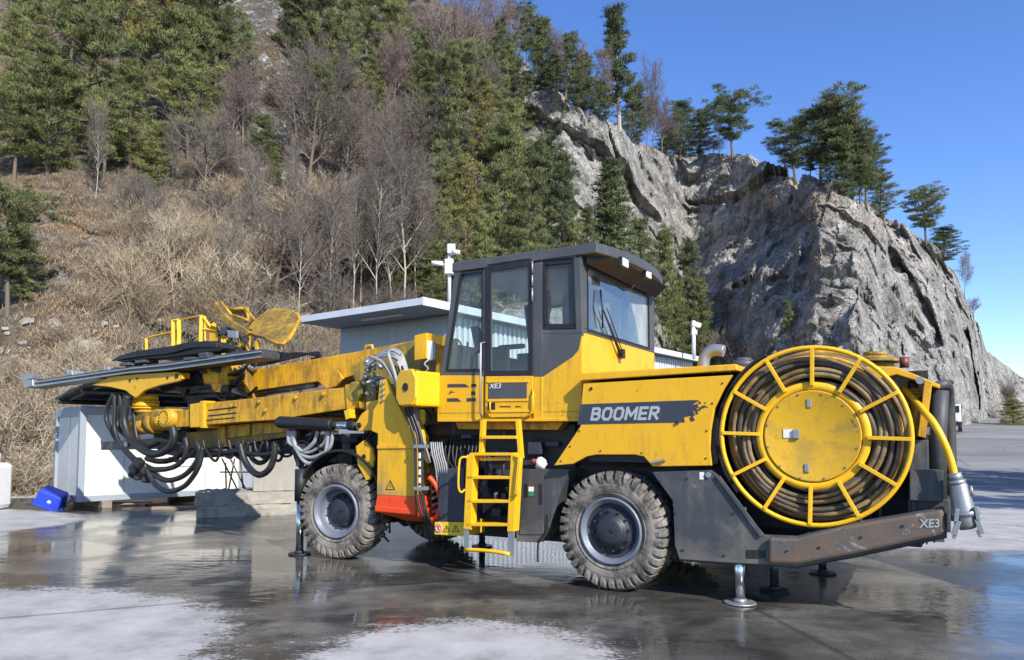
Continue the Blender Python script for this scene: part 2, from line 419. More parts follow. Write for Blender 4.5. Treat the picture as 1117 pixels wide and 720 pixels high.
# ------------------------------------------------------------------ hillside and cliff: one real surface, azimuth by azimuth
# column direction px: seven profile nodes (distance, photo height) from foot to past the ridge; rock strength
HT = {
 -500: ([(20, 560), (26, 450), (36, 320), (48, 200), (64, 60), (86, -80), (120, -160)], .15),
 -200: ([(21, 560), (26, 460), (34, 340), (44, 230), (62, 80), (84, -60), (115, -120)], .2),
 0:   ([(20.5, 560), (24, 490), (31, 395), (40, 262), (47, 196), (62, 60), (96, -110)], .3),
 60:  ([(21.2, 560), (25, 480), (31, 390), (39, 270), (46, 200), (60, 80), (95, -110)], .35),
 200: ([(25.5, 555), (28, 500), (35, 390), (44, 270), (52, 190), (64, 80), (98, -90)], .3),
 290: ([(28, 550), (31, 480), (38, 380), (47, 270), (56, 160), (64, 40), (98, -60)], .5),
 400: ([(31, 550), (34, 460), (41, 370), (50, 270), (59, 180), (68, 100), (98, -40)], .35),
 520: ([(35, 550), (39, 450), (46, 350), (54, 250), (62, 170), (72, 80), (92, 20)], .4),
 565: ([(36, 550), (41, 450), (48, 340), (56, 230), (63, 160), (71, 98), (92, 60)], .7),
 610: ([(38, 550), (43, 440), (50, 330), (58, 230), (64, 170), (69, 125), (86, 120)], 1.),
 660: ([(42, 550), (47, 430), (54, 320), (63, 230), (68, 180), (72, 143), (86, 140)], 1.),
 710: ([(54, 548), (59, 420), (67, 320), (77, 235), (82, 195), (86, 166), (96, 160)], 1.),
 752: ([(64, 548), (71, 430), (80, 330), (89, 235), (92, 200), (95, 175), (103, 168)], 1.),
 800: ([(59, 548), (63, 430), (72, 330), (82, 240), (86, 205), (89, 177), (98, 172)], 1.),
 850: ([(55, 548), (57, 430), (63, 330), (71, 255), (74, 222), (77, 196), (88, 192)], 1.),
 895: ([(53, 545), (55.5, 430), (57.5, 340), (60, 275), (62, 240), (64.5, 211), (80, 206)], 1.),
 930: ([(53, 545), (55, 430), (57, 345), (59, 285), (61, 252), (63.5, 226), (80, 220)], 1.),
 975: ([(56, 540), (58.5, 440), (62, 360), (66, 300), (69, 265), (72, 243), (84, 240)], 1.),
 1010: ([(59, 535), (62, 440), (66, 370), (70, 315), (73, 285), (76, 265), (86, 262)], 1.),
 1040: ([(63, 530), (66, 450), (69, 390), (73, 345), (76, 315), (79, 292), (88, 292)], 1.),
 1056: ([(66, 525), (69, 460), (72, 410), (76, 370), (79, 345), (82, 328), (90, 330)], 1.),
 1066: ([(70, 520), (72, 470), (75, 430), (79, 400), (82, 375), (85, 352), (94, 360)], 1.),
 1076: ([(77, 510), (80, 470), (83, 440), (87, 420), (90, 400), (94, 381), (104, 390)], 1.),
 1095: ([(82, 505), (86, 470), (91, 445), (96, 430), (100, 412), (104, 396), (115, 400)], .9),
 1120: ([(88, 505), (93, 472), (99, 452), (105, 440), (110, 428), (115, 414), (128, 420)], .7),
 1200: ([(100, 500), (106, 476), (113, 463), (120, 455), (126, 448), (133, 440), (150, 450)], .5),
 1500: ([(140, 495), (150, 478), (160, 470), (170, 466), (180, 462), (190, 460), (220, 466)], .4),
}
kx = np.array(sorted(HT)); K = np.array([HT[k][0] for k in kx], float); KR = np.array([HT[k][1] for k in kx])
pxs = np.concatenate([np.arange(-500, 0, 7), np.arange(0, 560, 2.6), np.arange(560, 1080, 1.5), np.arange(1080, 1130, 3), np.arange(1130, 1501, 14)])
NV = 250
vv = np.concatenate([np.linspace(0, 5, NV-16), 5+np.linspace(0, 1, 17)[1:]])
def interp_cols(px):
    j = np.clip(np.searchsorted(kx, px, side='right')-1, 0, len(kx)-2)
    t = (px-kx[j])/(kx[j+1]-kx[j]); t = np.clip(t, 0, 1); s = t*t*(3-2*t); s = .5*s+.5*t
    return K[j]*(1-s)[:, None, None]+K[j+1]*s[:, None, None], KR[j]*(1-s)+KR[j+1]*s
C, RK = interp_cols(pxs)
vi = np.clip(vv.astype(int), 0, 5); vt = vv-vi
Y = C[:, vi, 0]*(1-vt)+C[:, np.minimum(vi+1, 6), 0]*vt
PY = C[:, vi, 1]*(1-vt)+C[:, np.minimum(vi+1, 6), 1]*vt
PX = pxs[:, None]+0*Y
b_ = -(PY-CY)/F; t_ = Y/(math.cos(PT)-b_*math.sin(PT))
X = (PX-CX)/F*t_; Z = H+(math.sin(PT)+b_*math.cos(PT))*t_
rock = RK[:, None]+0*Y
# lattice noise helpers (vectorised)
def h3(i, j, k, s):
    n = (i*73856093) ^ (j*19349663) ^ (k*83492791) ^ (s*2654435761 & 0xffffffff)
    n = (n & 0xffffffff).astype(np.uint64); n = (n ^ (n >> np.uint64(15)))*np.uint64(2246822519) & np.uint64(0xffffffff)
    n = (n ^ (n >> np.uint64(13)))*np.uint64(3266489917) & np.uint64(0xffffffff); n = n ^ (n >> np.uint64(16))
    return n.astype(float)/4294967295.
def facet(P, s, c=1.3):
    "angular rock: the foremost of many tilted, blunt-topped blocks"
    I = np.floor(P).astype(np.int64); val = np.full(len(P), -1e9)
    for a in (-1, 0, 1):
        for b in (-1, 0, 1):
            for k_ in (-1, 0, 1):
                i, j, k = I[:, 0]+a, I[:, 1]+b, I[:, 2]+k_
                q = np.stack([i+h3(i, j, k, s), j+h3(i, j, k, s+1), k+h3(i, j, k, s+2)], 1)
                dd = P-q
                w = np.stack([h3(i, j, k, s+3), h3(i, j, k, s+4), h3(i, j, k, s+5)], 1)-.5
                th = h3(i, j, k, s+7)*1.57; ct, sn = np.cos(th), np.sin(th)
                x1 = dd[:, 0]*ct+dd[:, 2]*sn; z1 = -dd[:, 0]*sn+dd[:, 2]*ct
                pen = np.maximum(np.maximum(np.abs(x1), np.abs(z1)*.8), np.abs(dd[:, 1]))
                v = (h3(i, j, k, s+6)-.5)*.9+(dd*w).sum(1)*1.5-c*np.maximum(pen-.18, 0)
                val = np.maximum(val, v)
    return val
def vnoise(P, s):
    I = np.floor(P).astype(np.int64); f = P-I; f = f*f*(3-2*f); r = 0
    for a in (0, 1):
        for b in (0, 1):
            for c in (0, 1):
                w = (f[:, 0] if a else 1-f[:, 0])*(f[:, 1] if b else 1-f[:, 1])*(f[:, 2] if c else 1-f[:, 2])
                r = r+w*h3(I[:, 0]+a, I[:, 1]+b, I[:, 2]+c, s)
    return r-.5
P3 = np.stack([X.ravel(), Y.ravel(), Z.ravel()], 1)
Q = P3+np.stack([vnoise(P3*.5, 11), vnoise(P3*.5, 12), vnoise(P3*.5, 13)], 1)*1.1
Q = Q@np.array([[.92, .1, .38], [-.1, .99, 0], [-.38, 0, .92]])      # bedding tilted
Q = Q*np.array([1., 1., 1.2])
rk = rock.ravel()
dep = (facet(Q/9., 20)*3.4+facet(Q/3.6, 40)*1.9+facet(Q/1.5, 60)*.85+facet(Q/.7, 70)*.34+vnoise(P3*2.6, 80)*.1)
dep = (dep-dep[rk > .9].mean()-.3)*rk
soft = (vnoise(P3*.22, 90)*1.6+vnoise(P3*.7, 91)*.6+vnoise(P3*2.1, 92)*.22)*(1-rk*.8)
fade = np.repeat(np.clip(np.minimum(vv/.5, (6-vv)/1.0+.25), 0, 1)[None], len(pxs), 0).ravel()
dep = (dep+soft*1.)*fade
ln = np.sqrt(X**2+Y**2).ravel()
dirx, diry = X.ravel()/ln, Y.ravel()/ln
X2 = X.ravel()-dirx*dep; Y2 = Y.ravel()-diry*dep
Z2 = Z.ravel()+dep*.15+vnoise(P3*.8, 95)*.25*rk*fade
V3 = np.stack([X2, Y2, Z2], 1)
road = ((X2 > 1e9)*1.)
nc, nr = len(pxs), len(vv)
jj = np.arange(nc*nr).reshape(nc, nr)
hq = np.stack([jj[:-1, :-1], jj[1:, :-1], jj[1:, 1:], jj[:-1, 1:]], -1).reshape(-1, 4)
# hill material
m, nt, out = newmat('hill_surface')
co = N(nt, 'ShaderNodeTexCoord').outputs['Object']
rka = N(nt, 'ShaderNodeAttribute', attribute_name='rock').outputs['Fac']
n1 = noise(nt, co, .16, 7, .62); n2 = noise(nt, co, .9, 8, .7); n3 = noise(nt, co, 3.5, 6, .75)
rc = ramp(nt, noise(nt, co, .35, 9, .68, .4), [(.28, (.19, .185, .172)), (.40, (.38, .365, .335)), (.53, (.54, .52, .48)), (.68, (.66, .64, .59))]).outputs[0]
st_ = ramp(nt, noise(nt, co, .5, 5, .6, .6, mapping=(1.6, 1.6, .3)), [(.50, (1, 1, 1)), (.66, (.50, .48, .46))]).outputs[0]
rc = mixc(nt, .75, rc, st_, 'MULTIPLY')
rust = ramp(nt, noise(nt, co, .28, 6, .6), [(.58, 0.), (.72, .45)]).outputs[0]
rc = mixc(nt, rust, rc, (.36, .27, .17))
vo = N(nt, 'ShaderNodeTexVoronoi', feature='DISTANCE_TO_EDGE', i_Scale=.55)
wv = N(nt, 'ShaderNodeVectorMath', operation='ADD'); nn_ = N(nt, 'ShaderNodeTexNoise', i_Scale=.8, i_Detail=8)
nt.links.new(co, nn_.inputs['Vector']); nt.links.new(co, wv.inputs[0]); nt.links.new(nn_.outputs['Color'], wv.inputs[1]); nt.links.new(wv.outputs[0], vo.inputs['Vector'])
ck = ramp(nt, vo.outputs['Distance'], [(.0, .12), (.03, 1.)]).outputs[0]
rc = mixc(nt, .45, rc, ck, 'MULTIPLY')
v2 = N(nt, 'ShaderNodeTexVoronoi', i_Scale=.8); nt.links.new(wv.outputs[0], v2.inputs['Vector']); vb_ = N(nt, 'ShaderNodeRGBToBW'); nt.links.new(v2.outputs['Color'], vb_.inputs[0])
rc = mixc(nt, 1., rc, ramp(nt, vb_.outputs[0], [(.2, .72), (.8, 1.12)]).outputs[0], 'MULTIPLY')
soil = ramp(nt, n2, [(.3, (.07, .055, .04)), (.45, (.155, .125, .09)), (.58, (.25, .21, .155)), (.72, (.36, .335, .29))]).outputs[0]
og = ramp(nt, n1, [(.52, 0.), (.64, .4)]).outputs[0]
soil = mixc(nt, og, soil, (.34, .20, .085))
f = math_(nt, 'ADD', rka, math_(nt, 'MULTIPLY', math_(nt, 'SUBTRACT', n2, .5), 1.5))
geo = N(nt, 'ShaderNodeNewGeometry'); sz = N(nt, 'ShaderNodeSeparateXYZ'); nt.links.new(geo.outputs['Normal'], sz.inputs[0])
f = math_(nt, 'SUBTRACT', f, math_(nt, 'MULTIPLY', math_(nt, 'MAXIMUM', math_(nt, 'SUBTRACT', sz.outputs[2], .72), 0.), 2.2))
fr = ramp(nt, f, [(.42, 0.), (.56, 1.)]).outputs[0]
c = mixc(nt, fr, soil, rc)
b = N(nt, 'ShaderNodeBsdfPrincipled', i_Roughness=.9); b.inputs['Specular IOR Level'].default_value = .15
nt.links.new(c, b.inputs['Base Color'])
vb3 = N(nt, 'ShaderNodeTexVoronoi', i_Scale=1.5); nt.links.new(wv.outputs[0], vb3.inputs['Vector']); vb4 = N(nt, 'ShaderNodeTexVoronoi', feature='DISTANCE_TO_EDGE', i_Scale=1.9); nt.links.new(wv.outputs[0], vb4.inputs['Vector'])
sb = N(nt, 'ShaderNodeSeparateColor'); nt.links.new(vb3.outputs['Color'], sb.inputs[0])
e4 = ramp(nt, vb4.outputs['Distance'], [(0., 0.), (.06, 1.)]).outputs[0]
hh = math_(nt, 'ADD', math_(nt, 'ADD', n3, n2), math_(nt, 'MULTIPLY', fr, math_(nt, 'ADD', math_(nt, 'MULTIPLY', sb.outputs[0], .9), math_(nt, 'MULTIPLY', e4, .5))))
nt.links.new(bump(nt, hh, 1., .38), b.inputs['Normal'])
nt.links.new(b.outputs[0], out.inputs[0]); MH = m
hill = link('hill', meshnp('hill', V3, hq, MH, False, {'rock': rk})); tag(hill, kind='structure')
BV = BVHTree.FromPolygons([tuple(p) for p in V3.tolist()], hq.tolist())
CAMP = Vector((0, 0, H))
def onhill(px, py):
    r = Vector(ray(px, py)).normalized()
    h = BV.ray_cast(CAMP, r, 400)
    return h[0], h[1]

# ------------------------------------------------------------------ buildings and yard things
def frame2(o, d):      # horizontal frame: origin, direction along; returns helper mapping (s, t, z), t = away to the back
    d = Vector((d[0], d[1], 0)).normalized(); n = Vector((-d.y, d.x, 0))
    return lambda s_, t_, z: tuple(Vector((o[0], o[1], 0))+d*s_+n*t_+Vector((0, 0, z)))
def fbox(b, fr, s0, s1, t0, t1, z0, z1):
    vs = [fr(s, t, z) for s in (s0, s1) for t in (t0, t1) for z in (z0, z1)]
    b.add(vs, [(0, 1, 3, 2), (4, 6, 7, 5), (0, 4, 5, 1), (2, 3, 7, 6), (0, 2, 6, 4), (1, 5, 7, 3)]); return b

# site container: near corner at c0, long side to the right and away
c0 = onground(84, 556); ld = Vector((.722, .692, 0)); 
CL, CW, CH, CB = 6.05, 2.45, 2.42, .17
frc = frame2(c0, ld)
cont = empty('site_container', c0); tag(cont, 'off-white office container with grey corner frames behind the boom tips', 'container')
def cpart(b, name, m, par=None, bev=0.):
    b.v = [tuple(Vector(p)-cont.location) for p in b.v]
    return b.build(name, m, par or cont, bev)
b = MB(); fbox(b, frc, .06, CL-.06, .06, CW-.06, CB+.12, CH-.03); shell = cpart(b, 'wall', 'panelwhite')
b = MB()
for s0 in (0, CL-.14):
    for t0 in (0, CW-.14): fbox(b, frc, s0, s0+.14, t0, t0+.14, CB, CH)
for o_ in [cpart(b, 'corner_post', 'panelgrey', None, .01)]: pass
b = MB()
fbox(b, frc, .14, CL-.14, .005, .12, CB, CB+.14); fbox(b, frc, .14, CL-.14, .005, .12, CH-.17, CH-.002); fbox(b, frc, .005, .12, .14, CW-.14, CB, CB+.14); fbox(b, frc, .005, .12, .14, CW-.14, CH-.20, CH-.002)
fbox(b, frc, .14, CL-.14, CW-.12, CW-.005, CB, CB+.14); fbox(b, frc, .14, CL-.14, CW-.12, CW-.005, CH-.17, CH-.002)
cpart(b, 'rail', 'panelgrey', None, .008)
b = MB(); fbox(b, frc, .03, CL-.03, .03, CW-.03, CH-.02, CH+.03); cpart(b, 'roof', 'panelgrey')
b = MB()
for k in range(1, 6): fbox(b, frc, k*1.0, k*1.0+.012, .052, .06, CB+.14, CH-.17)
for k in (1,): fbox(b, frc, .052, .06, 1.15, 1.165, CB+.14, CH-.2)
cpart(b, 'panel_joint', 'panelgrey')
b = MB(); fbox(b, frc, .045, .06, .55, .95, CH-.165, CH-.09); cpart(b, 'maker_plate', 'white')
b = MB(); fbox(b, frc, 1.15, 2.95, .03, .06, .95, 1.40); wf = cpart(b, 'window', 'white', None, .01)
b = MB(); fbox(b, frc, 1.22, 2.88, .022, .034, 1.02, 1.34); cpart(b, 'window_shutter', 'panelwhite')
b = MB(); fbox(b, frc, 3.9, 4.75, .02, .06, CB+.15, 2.1); cpart(b, 'door', 'panelgrey', None, .006)
# timbers the container stands on
for k, s_ in enumerate((.5, 2.9, 5.3)):
    b = MB(); fbox(b, frc, s_, s_+.22, -.12, CW+.1, 0, CB); o = b.build('timber_sleeper', 'wood', None, .01)
    tag(o, ('grey timber under the near corner of the office container', 'grey timber under the middle of the office container', 'grey timber under the far end of the office container')[k], 'sleeper', 'timbers under the container')
# sloping dark canopy sheet above the container
cn = [atY(60, 436, 18.2), atY(122, 408, 16.0)]
dd = Vector((.722, .692, 0))*4.6
b = MB(); top = [cn[0], cn[1], cn[1]+dd, cn[0]+dd]; b.hull([tuple(p) for p in top], [tuple(p+Vector((0, 0, .07))) for p in top])
can = empty('canopy', (0, 0, 0)); tag(can, 'dark sloping sheet canopy over the office container', 'canopy')
b.build('roof', 'darkroof', can, .005)
b = MB(); e1 = (cn[1]-cn[0])
for t in (.06, .5, .94):
    p = cn[0]+e1*t; b.tube([tuple(p+Vector((0, 0, -.08))), tuple(p+dd+Vector((0, 0, -.08)))], .06, 4, smooth=False)
for t in (.05, .5, .95):
    p = cn[0]+dd*t; b.tube([tuple(p+Vector((0, 0, -.03))+e1*.02), tuple(p+e1*.98+Vector((0, 0, -.03)))], .045, 4, smooth=False)
b.build('stringer', 'greysteel', can)
b = MB()
for t, s_ in ((.08, 1.02), (.95, 1.0)):
    p = cn[0]+e1*t+dd*s_; b.tube([(p.x, p.y, 0), (p.x, p.y, p.z-.05)], .05, 8)
b.build('leg', 'greysteel', can)

# shed with overhanging flat roof; its side wall runs away behind the rig
A = atY(461, 325, 16.0); sd_ = Vector((.6, .8, 0)); fd_ = Vector((-.8, .6, 0))
shed = empty('site_shed', (0, 0, 0)); tag(shed, 'pale metal-clad shed with a wide overhanging roof behind the rig and its cab', 'shed')
def SP(s_, f_, z): return tuple(Vector((A.x, A.y, 0))+sd_*s_+fd_*f_+Vector((0, 0, z)))
def sbox(b, s0, s1, f0, f1, z0, z1):
    vs = [SP(s, f, z) for s in (s0, s1) for f in (f0, f1) for z in (z0, z1)]
    b.add(vs, [(0, 1, 3, 2), (4, 6, 7, 5), (0, 4, 5, 1), (2, 3, 7, 6), (0, 2, 6, 4), (1, 5, 7, 3)]); return b
zt_ = A.z; LS, LF = 15.6, 4.45
b = MB(); sbox(b, 0, LS, 0, LF, zt_-.14, zt_); b.build('roof', 'shedroof', shed, .01)
b = MB(); sbox(b, -.02, LS, -.03, .0, zt_-.16, zt_+.02); sbox(b, -.03, .0, -.03, LF, zt_-.15, zt_+.005); b.build('fascia', 'shedwhite', shed)
b = MB(); sbox(b, 1.35, LS-.1, .35, LF-.1, 0, zt_-.15); b.build('wall', 'shedgrey', shed)
b = MB(); k = 0
x = 1.36
while x < LS-.2:      # corrugated cladding on the long wall
    sbox(b, x, x+.10, .31, .352, .1, zt_-.2); x += .2
x = .45
while x < LF-.2:
    sbox(b, 1.345, 1.352, x, x+.012, .1, zt_-.2); x += .95
b.build('cladding', 'shedwhite', shed)
b = MB(); sbox(b, .5, .62, 1.2, 2.6, zt_-.19, zt_-.141); b.build('strip_light', 'shedwhite', shed, .004)
for (s0, z0) in ((4, 2.1), (8, 2.1), (11.5, 2.1)):
    b = MB(); sbox(b, s0, s0+1.6, .28, .32, z0, z0+1.1); wq = b.build('window', 'white', shed, .008)
    b = MB(); sbox(b, s0+.08, s0+1.52, .27, .285, z0+.08, z0+1.02); b.build('pane', 'glass', shed).parent = wq

# camera pole on the shed corner and lamp pole further along
def pole(px, y0, y1, Y, label, kind):
    base = atY(px, y1, Y); top = atY(px, y0, Y); o = empty('camera_pole' if kind else 'lamp_pole', (base.x, base.y, base.z)); tag(o, label, 'camera pole' if kind else 'lamp pole')
    h = top.z-base.z; s_ = Y/800
    b = MB(); b.tube([(0, 0, 0), (0, 0, h)], 3.4*s_/2*1.2, 10); b.build('pole', 'white', o)
    return o, h, s_
o, h, s_ = pole(490, 269, 336, 17.2, 'white pole with two security cameras beside the cab roof', 1)
for k, (zc, dx, ln_) in enumerate(((.70, -13, 12), (.88, 8, 8))):
    b = MB(); z = h*zc; b.tube([(0, 0, z), (dx*s_, -.1, z)], .03, 8); b.tube([(dx*s_-ln_/2*s_, -.12, z+.02), (dx*s_+ln_/2*s_, -.12, z-.0)], 2.6*s_, 12); cc = b.build('security_camera', 'white', o)
    b = MB(); b.cyl((dx*s_-ln_/2*s_-.012, -.12, z+.02), (dx*s_-ln_/2*s_, -.12, z+.02), 2.0*s_, n=12); b.build('lens', 'black', cc)
b = MB(); b.box((0, -.05, h*.66), (.2, .18, .35)); b.box((.05, -.05, h*.95), (.18, .16, .22)); b.build('junction_box', 'white', o, .01)
o, h, s_ = pole(757, 350, 392, 26.5, 'thin white lamp pole above the hood, in front of the cliff', 0)
b = MB(); b.box((.10, 0, h*.9), (.32, .2, .16), ry=.3); b.box((.02, 0, h*.7), (.2, .16, .16)); b.build('lamp_head', 'white', o, .01)

# concrete counterweight blocks beside the container
b0 = onground(214, 565); b1 = onground(328, 561)
dxy = (b1-b0); dxy.z = 0; frb = frame2(b0, dxy)
def rough(name, fr, s0, s1, t0, t1, z0, z1, mat, label, cat, group=None, amp=.02, n=(16, 6, 4)):
    bm_ = []; b = MB(); rr = random.Random(name+str(z0))
    ns, ntt, nz = n; idx = {}
    for i in range(ns+1):
        for j in range(ntt+1):
            for k in range(nz+1):
                if i in (0, ns) or j in (0, ntt) or k in (0, nz):
                    idx[(i, j, k)] = len(b.v); e = amp*(1.6 if (i in (0, ns))+(j in (0, ntt))+(k in (0, nz)) > 1 else 1)
                    b.v.append(fr(s0+(s1-s0)*i/ns+rr.uniform(-e, e), t0+(t1-t0)*j/ntt+rr.uniform(-e, e), z0+(z1-z0)*k/nz+(rr.uniform(-e, e) if k else 0)))
    def q(a, b_, c, d): b.f.append((idx[a], idx[b_], idx[c], idx[d])); b.sm.append(False)
    for i in range(ns):
        for k in range(nz):
            q((i, 0, k), (i+1, 0, k), (i+1, 0, k+1), (i, 0, k+1)); q((i, ntt, k), (i, ntt, k+1), (i+1, ntt, k+1), (i+1, ntt, k))
        for j in range(ntt):
            q((i, j, nz), (i+1, j, nz), (i+1, j+1, nz), (i, j+1, nz)); q((i, j, 0), (i, j+1, 0), (i+1, j+1, 0), (i+1, j, 0))
    for j in range(ntt):
        for k in range(nz):
            q((0, j, k), (0, j, k+1), (0, j+1, k+1), (0, j+1, k)); q((ns, j, k), (ns, j+1, k), (ns, j+1, k+1), (ns, j, k+1))
    o = b.build(name, mat); tag(o, label, cat, group); return o
Ls = dxy.length
rough('stone_slab', frb, 0, Ls+.3, 0, 1.6, 0, .24, 'stone', 'rough pale stone slab on the ground under another slab', 'stone slab', 'stacked stone slabs', .014, (26, 8, 3))
rough('stone_slab', frb, -.04, Ls+.25, .05, 1.55, .25, .50, 'stone', 'rough stone slab carrying the concrete block', 'stone slab', 'stacked stone slabs', .012, (26, 8, 3))
tz = (L(0, 0, 0), )
p0 = atY(276, 541, b0.y+.6); p1 = atY(324, 541, b0.y+.6)
sA = (p0-b0).dot(dxy.normalized()); sB = (p1-b0).dot(dxy.normalized())
rough('concrete_block', frb, sA, sB, .35, 1.4, .51, 1.62, 'concrete', 'tall smooth grey concrete block on the stone slabs', 'concrete block', None, .004, (6, 4, 6))
rough('concrete_block', frb, sB+.02, sB+.28, .6, 1.3, .51, 1.55, 'panelgrey', 'narrow grey cabinet post behind the front wheel', 'cabinet', None, .002, (2, 2, 3))
# folded metal stair frame leaning beside the block
b = MB(); st = lambda px, py: tuple(atY(px, py, b0.y+1.9))
for a_, c_ in (((242, 500), (262, 540)), ((250, 498), (270, 538)), ((240, 515), (275, 515)), ((246, 505), (247, 540)), ((262, 500), (266, 541)), ((256, 500), (248, 541))): b.tube([st(*a_), st(*c_)], .018, 6)
rk_ = b.build('metal_rack', 'greysteel'); tag(rk_, 'thin metal rack between the container and the concrete block', 'rack')
# low dark pallet pieces in front of container
b = MB(); fp = onground(100, 553); frp = frame2(fp, (1, .25))
for k in range(3): fbox(b, frp, 0, 1.3, .12*k, .12*k+.09, .04+.0*k, .075)
fbox(b, frp, .1, .2, -.02, .4, 0, .04); fbox(b, frp, 1.1, 1.2, -.02, .4, 0, .04); o = b.build('pallet', 'wood', None, .004); tag(o, 'broken low wooden pallet in front of the office container', 'pallet')
b = MB(); fp = onground(165, 556); frp = frame2(fp, (1, .2)); fbox(b, frp, 0, 1.5, 0, .14, 0, .06); fbox(b, frp, .1, 1.7, .2, .33, 0, .05); o = b.build('plank', 'wood', None, .004); tag(o, 'loose grey planks lying by the base of the office container', 'planks')

# blue bin lying tipped on the ground
c = onground(46, 557); tub = empty('blue_bin', (c.x, c.y+.25, 0), R(14)); tag(tub, 'blue plastic bin with a white emblem lying tipped on its side', 'bin')
b = MB(); rot_ = Matrix.Rotation(R(24), 4, 'Y') @ Matrix.Rotation(R(16), 4, 'X')
def tb_(p): return tuple(rot_ @ Vector(p))
bt = [(-.34, -.28, 0), (.34, -.28, 0), (.34, .28, 0), (-.34, .28, 0)]; tp = [(-.30, -.24, .44), (.30, -.24, .44), (.30, .24, .44), (-.30, .24, .44)]
b.hull([tb_(p) for p in bt], [tb_(p) for p in tp]); bn = b.build('body', 'blue', tub, .05)
b = MB(); b.hull([tb_((x*1.06, y*1.06, -.03)) for x, y, z in bt], [tb_((x*1.06, y*1.06, .04)) for x, y, z in bt]); b.build('rim', 'blue', tub, .02)
b = MB()
for a in (0, 60, 120):
    d_ = Vector((math.cos(R(a))*.06, 0, math.sin(R(a))*.06)); c_ = Vector((.05, -.268, .2)); b.tube([tb_(c_-d_), tb_(c_+d_)], .013, 5)
b.build('emblem', 'sticker', tub)
b = MB(); b.tube([tb_(p) for p in ((.38, -.2, .38), (.46, -.2, .30), (.46, .2, .30), (.38, .2, .38))], .014, 6); b.build('handle', 'black', tub)
for ch in tub.children: ch.location = (0, 0, .135)
tub.scale = (.85, .85, .85)
# white tank at the left edge
c = onground(-6, 556); tk = empty('water_tank', (c.x, c.y, 0)); tag(tk, 'white plastic tank at the left edge of the yard', 'tank')
b = MB(); b.box((-.10, 0, .55), (.60, .7, 1.1)); b.build('body', 'white', tk, .12)
b = MB(); b.cyl((-.1, 0, 1.1), (-.1, 0, 1.32), .16, n=20); b.build('filler_neck', 'white', tk)

# far truck by the cliff
tc = atY(1038, 466, 60); tgz = float(ground_z(tc.x, 60.)); tr = empty('dump_truck', (tc.x, 60., tgz), R(-31)); tr.scale = (.85, .85, .85); tag(tr, 'distant white tipper truck at the foot of the cliff', 'truck')
b = MB(); b.box((0, -2.2, 1.7), (1.6, 1.5, 1.7)); b.build('truck_cab', 'white', tr, .1)
b = MB(); b.box((0, -2.97, 2.1), (1.35, .04, .6)); b.build('windscreen', 'black', tr)
b = MB(); b.hull([(-.8, -1.3, 1.1), (.8, -1.3, 1.1), (.8, 2.6, 1.1), (-.8, 2.6, 1.1)], [(-.95, -1.4, 2.5), (.95, -1.4, 2.5), (.95, 2.9, 2.5), (-.95, 2.9, 2.5)]); b.build('tipper_body', 'greysteel', tr, .03)
b = MB(); b.box((0, 0, .85), (.9, 5.4, .3)); b.box((0, -2.98, .75), (1.6, .12, .4)); b.build('chassis', 'black', tr)
for x in (-.7, .7):
    for y in (-2.1, .9, 2.0):
        b = MB(); b.cyl((x-.15, y, .48), (x+.15, y, .48), .48, n=18); b.build('wheel', 'rubber', tr)
b = MB(); b.box((-.62, -3.0, 1.0), (.22, .05, .15)); b.build('headlight', 'lamp', tr)
b = MB(); b.box((.62, -3.0, 1.0), (.22, .05, .15)); b.build('headlight', 'lamp', tr)

# unseen container, added outside the frame on the right to shade the ground
oc = empty('shade_container', (9.9, 6.7, 0), R(4)); tag(oc, 'unseen plain grey container added beyond the right edge of the yard for its shadow', 'container')
b = MB(); b.box((0, 0, 1.35), (5.6, 2.3, 2.5)); b.build('wall', 'shedgrey', oc, .02)
b = MB()
for k in range(26): b.box((-2.6+.208*k, -1.17, 1.35), (.1, .04, 2.3)); b.box((-2.6+.208*k, 1.17, 1.35), (.1, .04, 2.3))
b.build('cladding', 'shedgrey', oc)
for x in (-2.8, 2.8):
    for y in (-1.15, 1.15): b = MB(); b.box((x, y, 1.32), (.14, .14, 2.64)); b.build('corner_post', 'panelgrey', oc, .01)

# ------------------------------------------------------------------ the drilling rig (rig space: x = u to the tail, y = v away from the near side, z up)
rig = empty('drilling_rig', (O[0], O[1], 0), -TH)
tag(rig, 'yellow tunnel drilling rig with glazed cab, booms and a large rear cable reel', 'drilling rig')

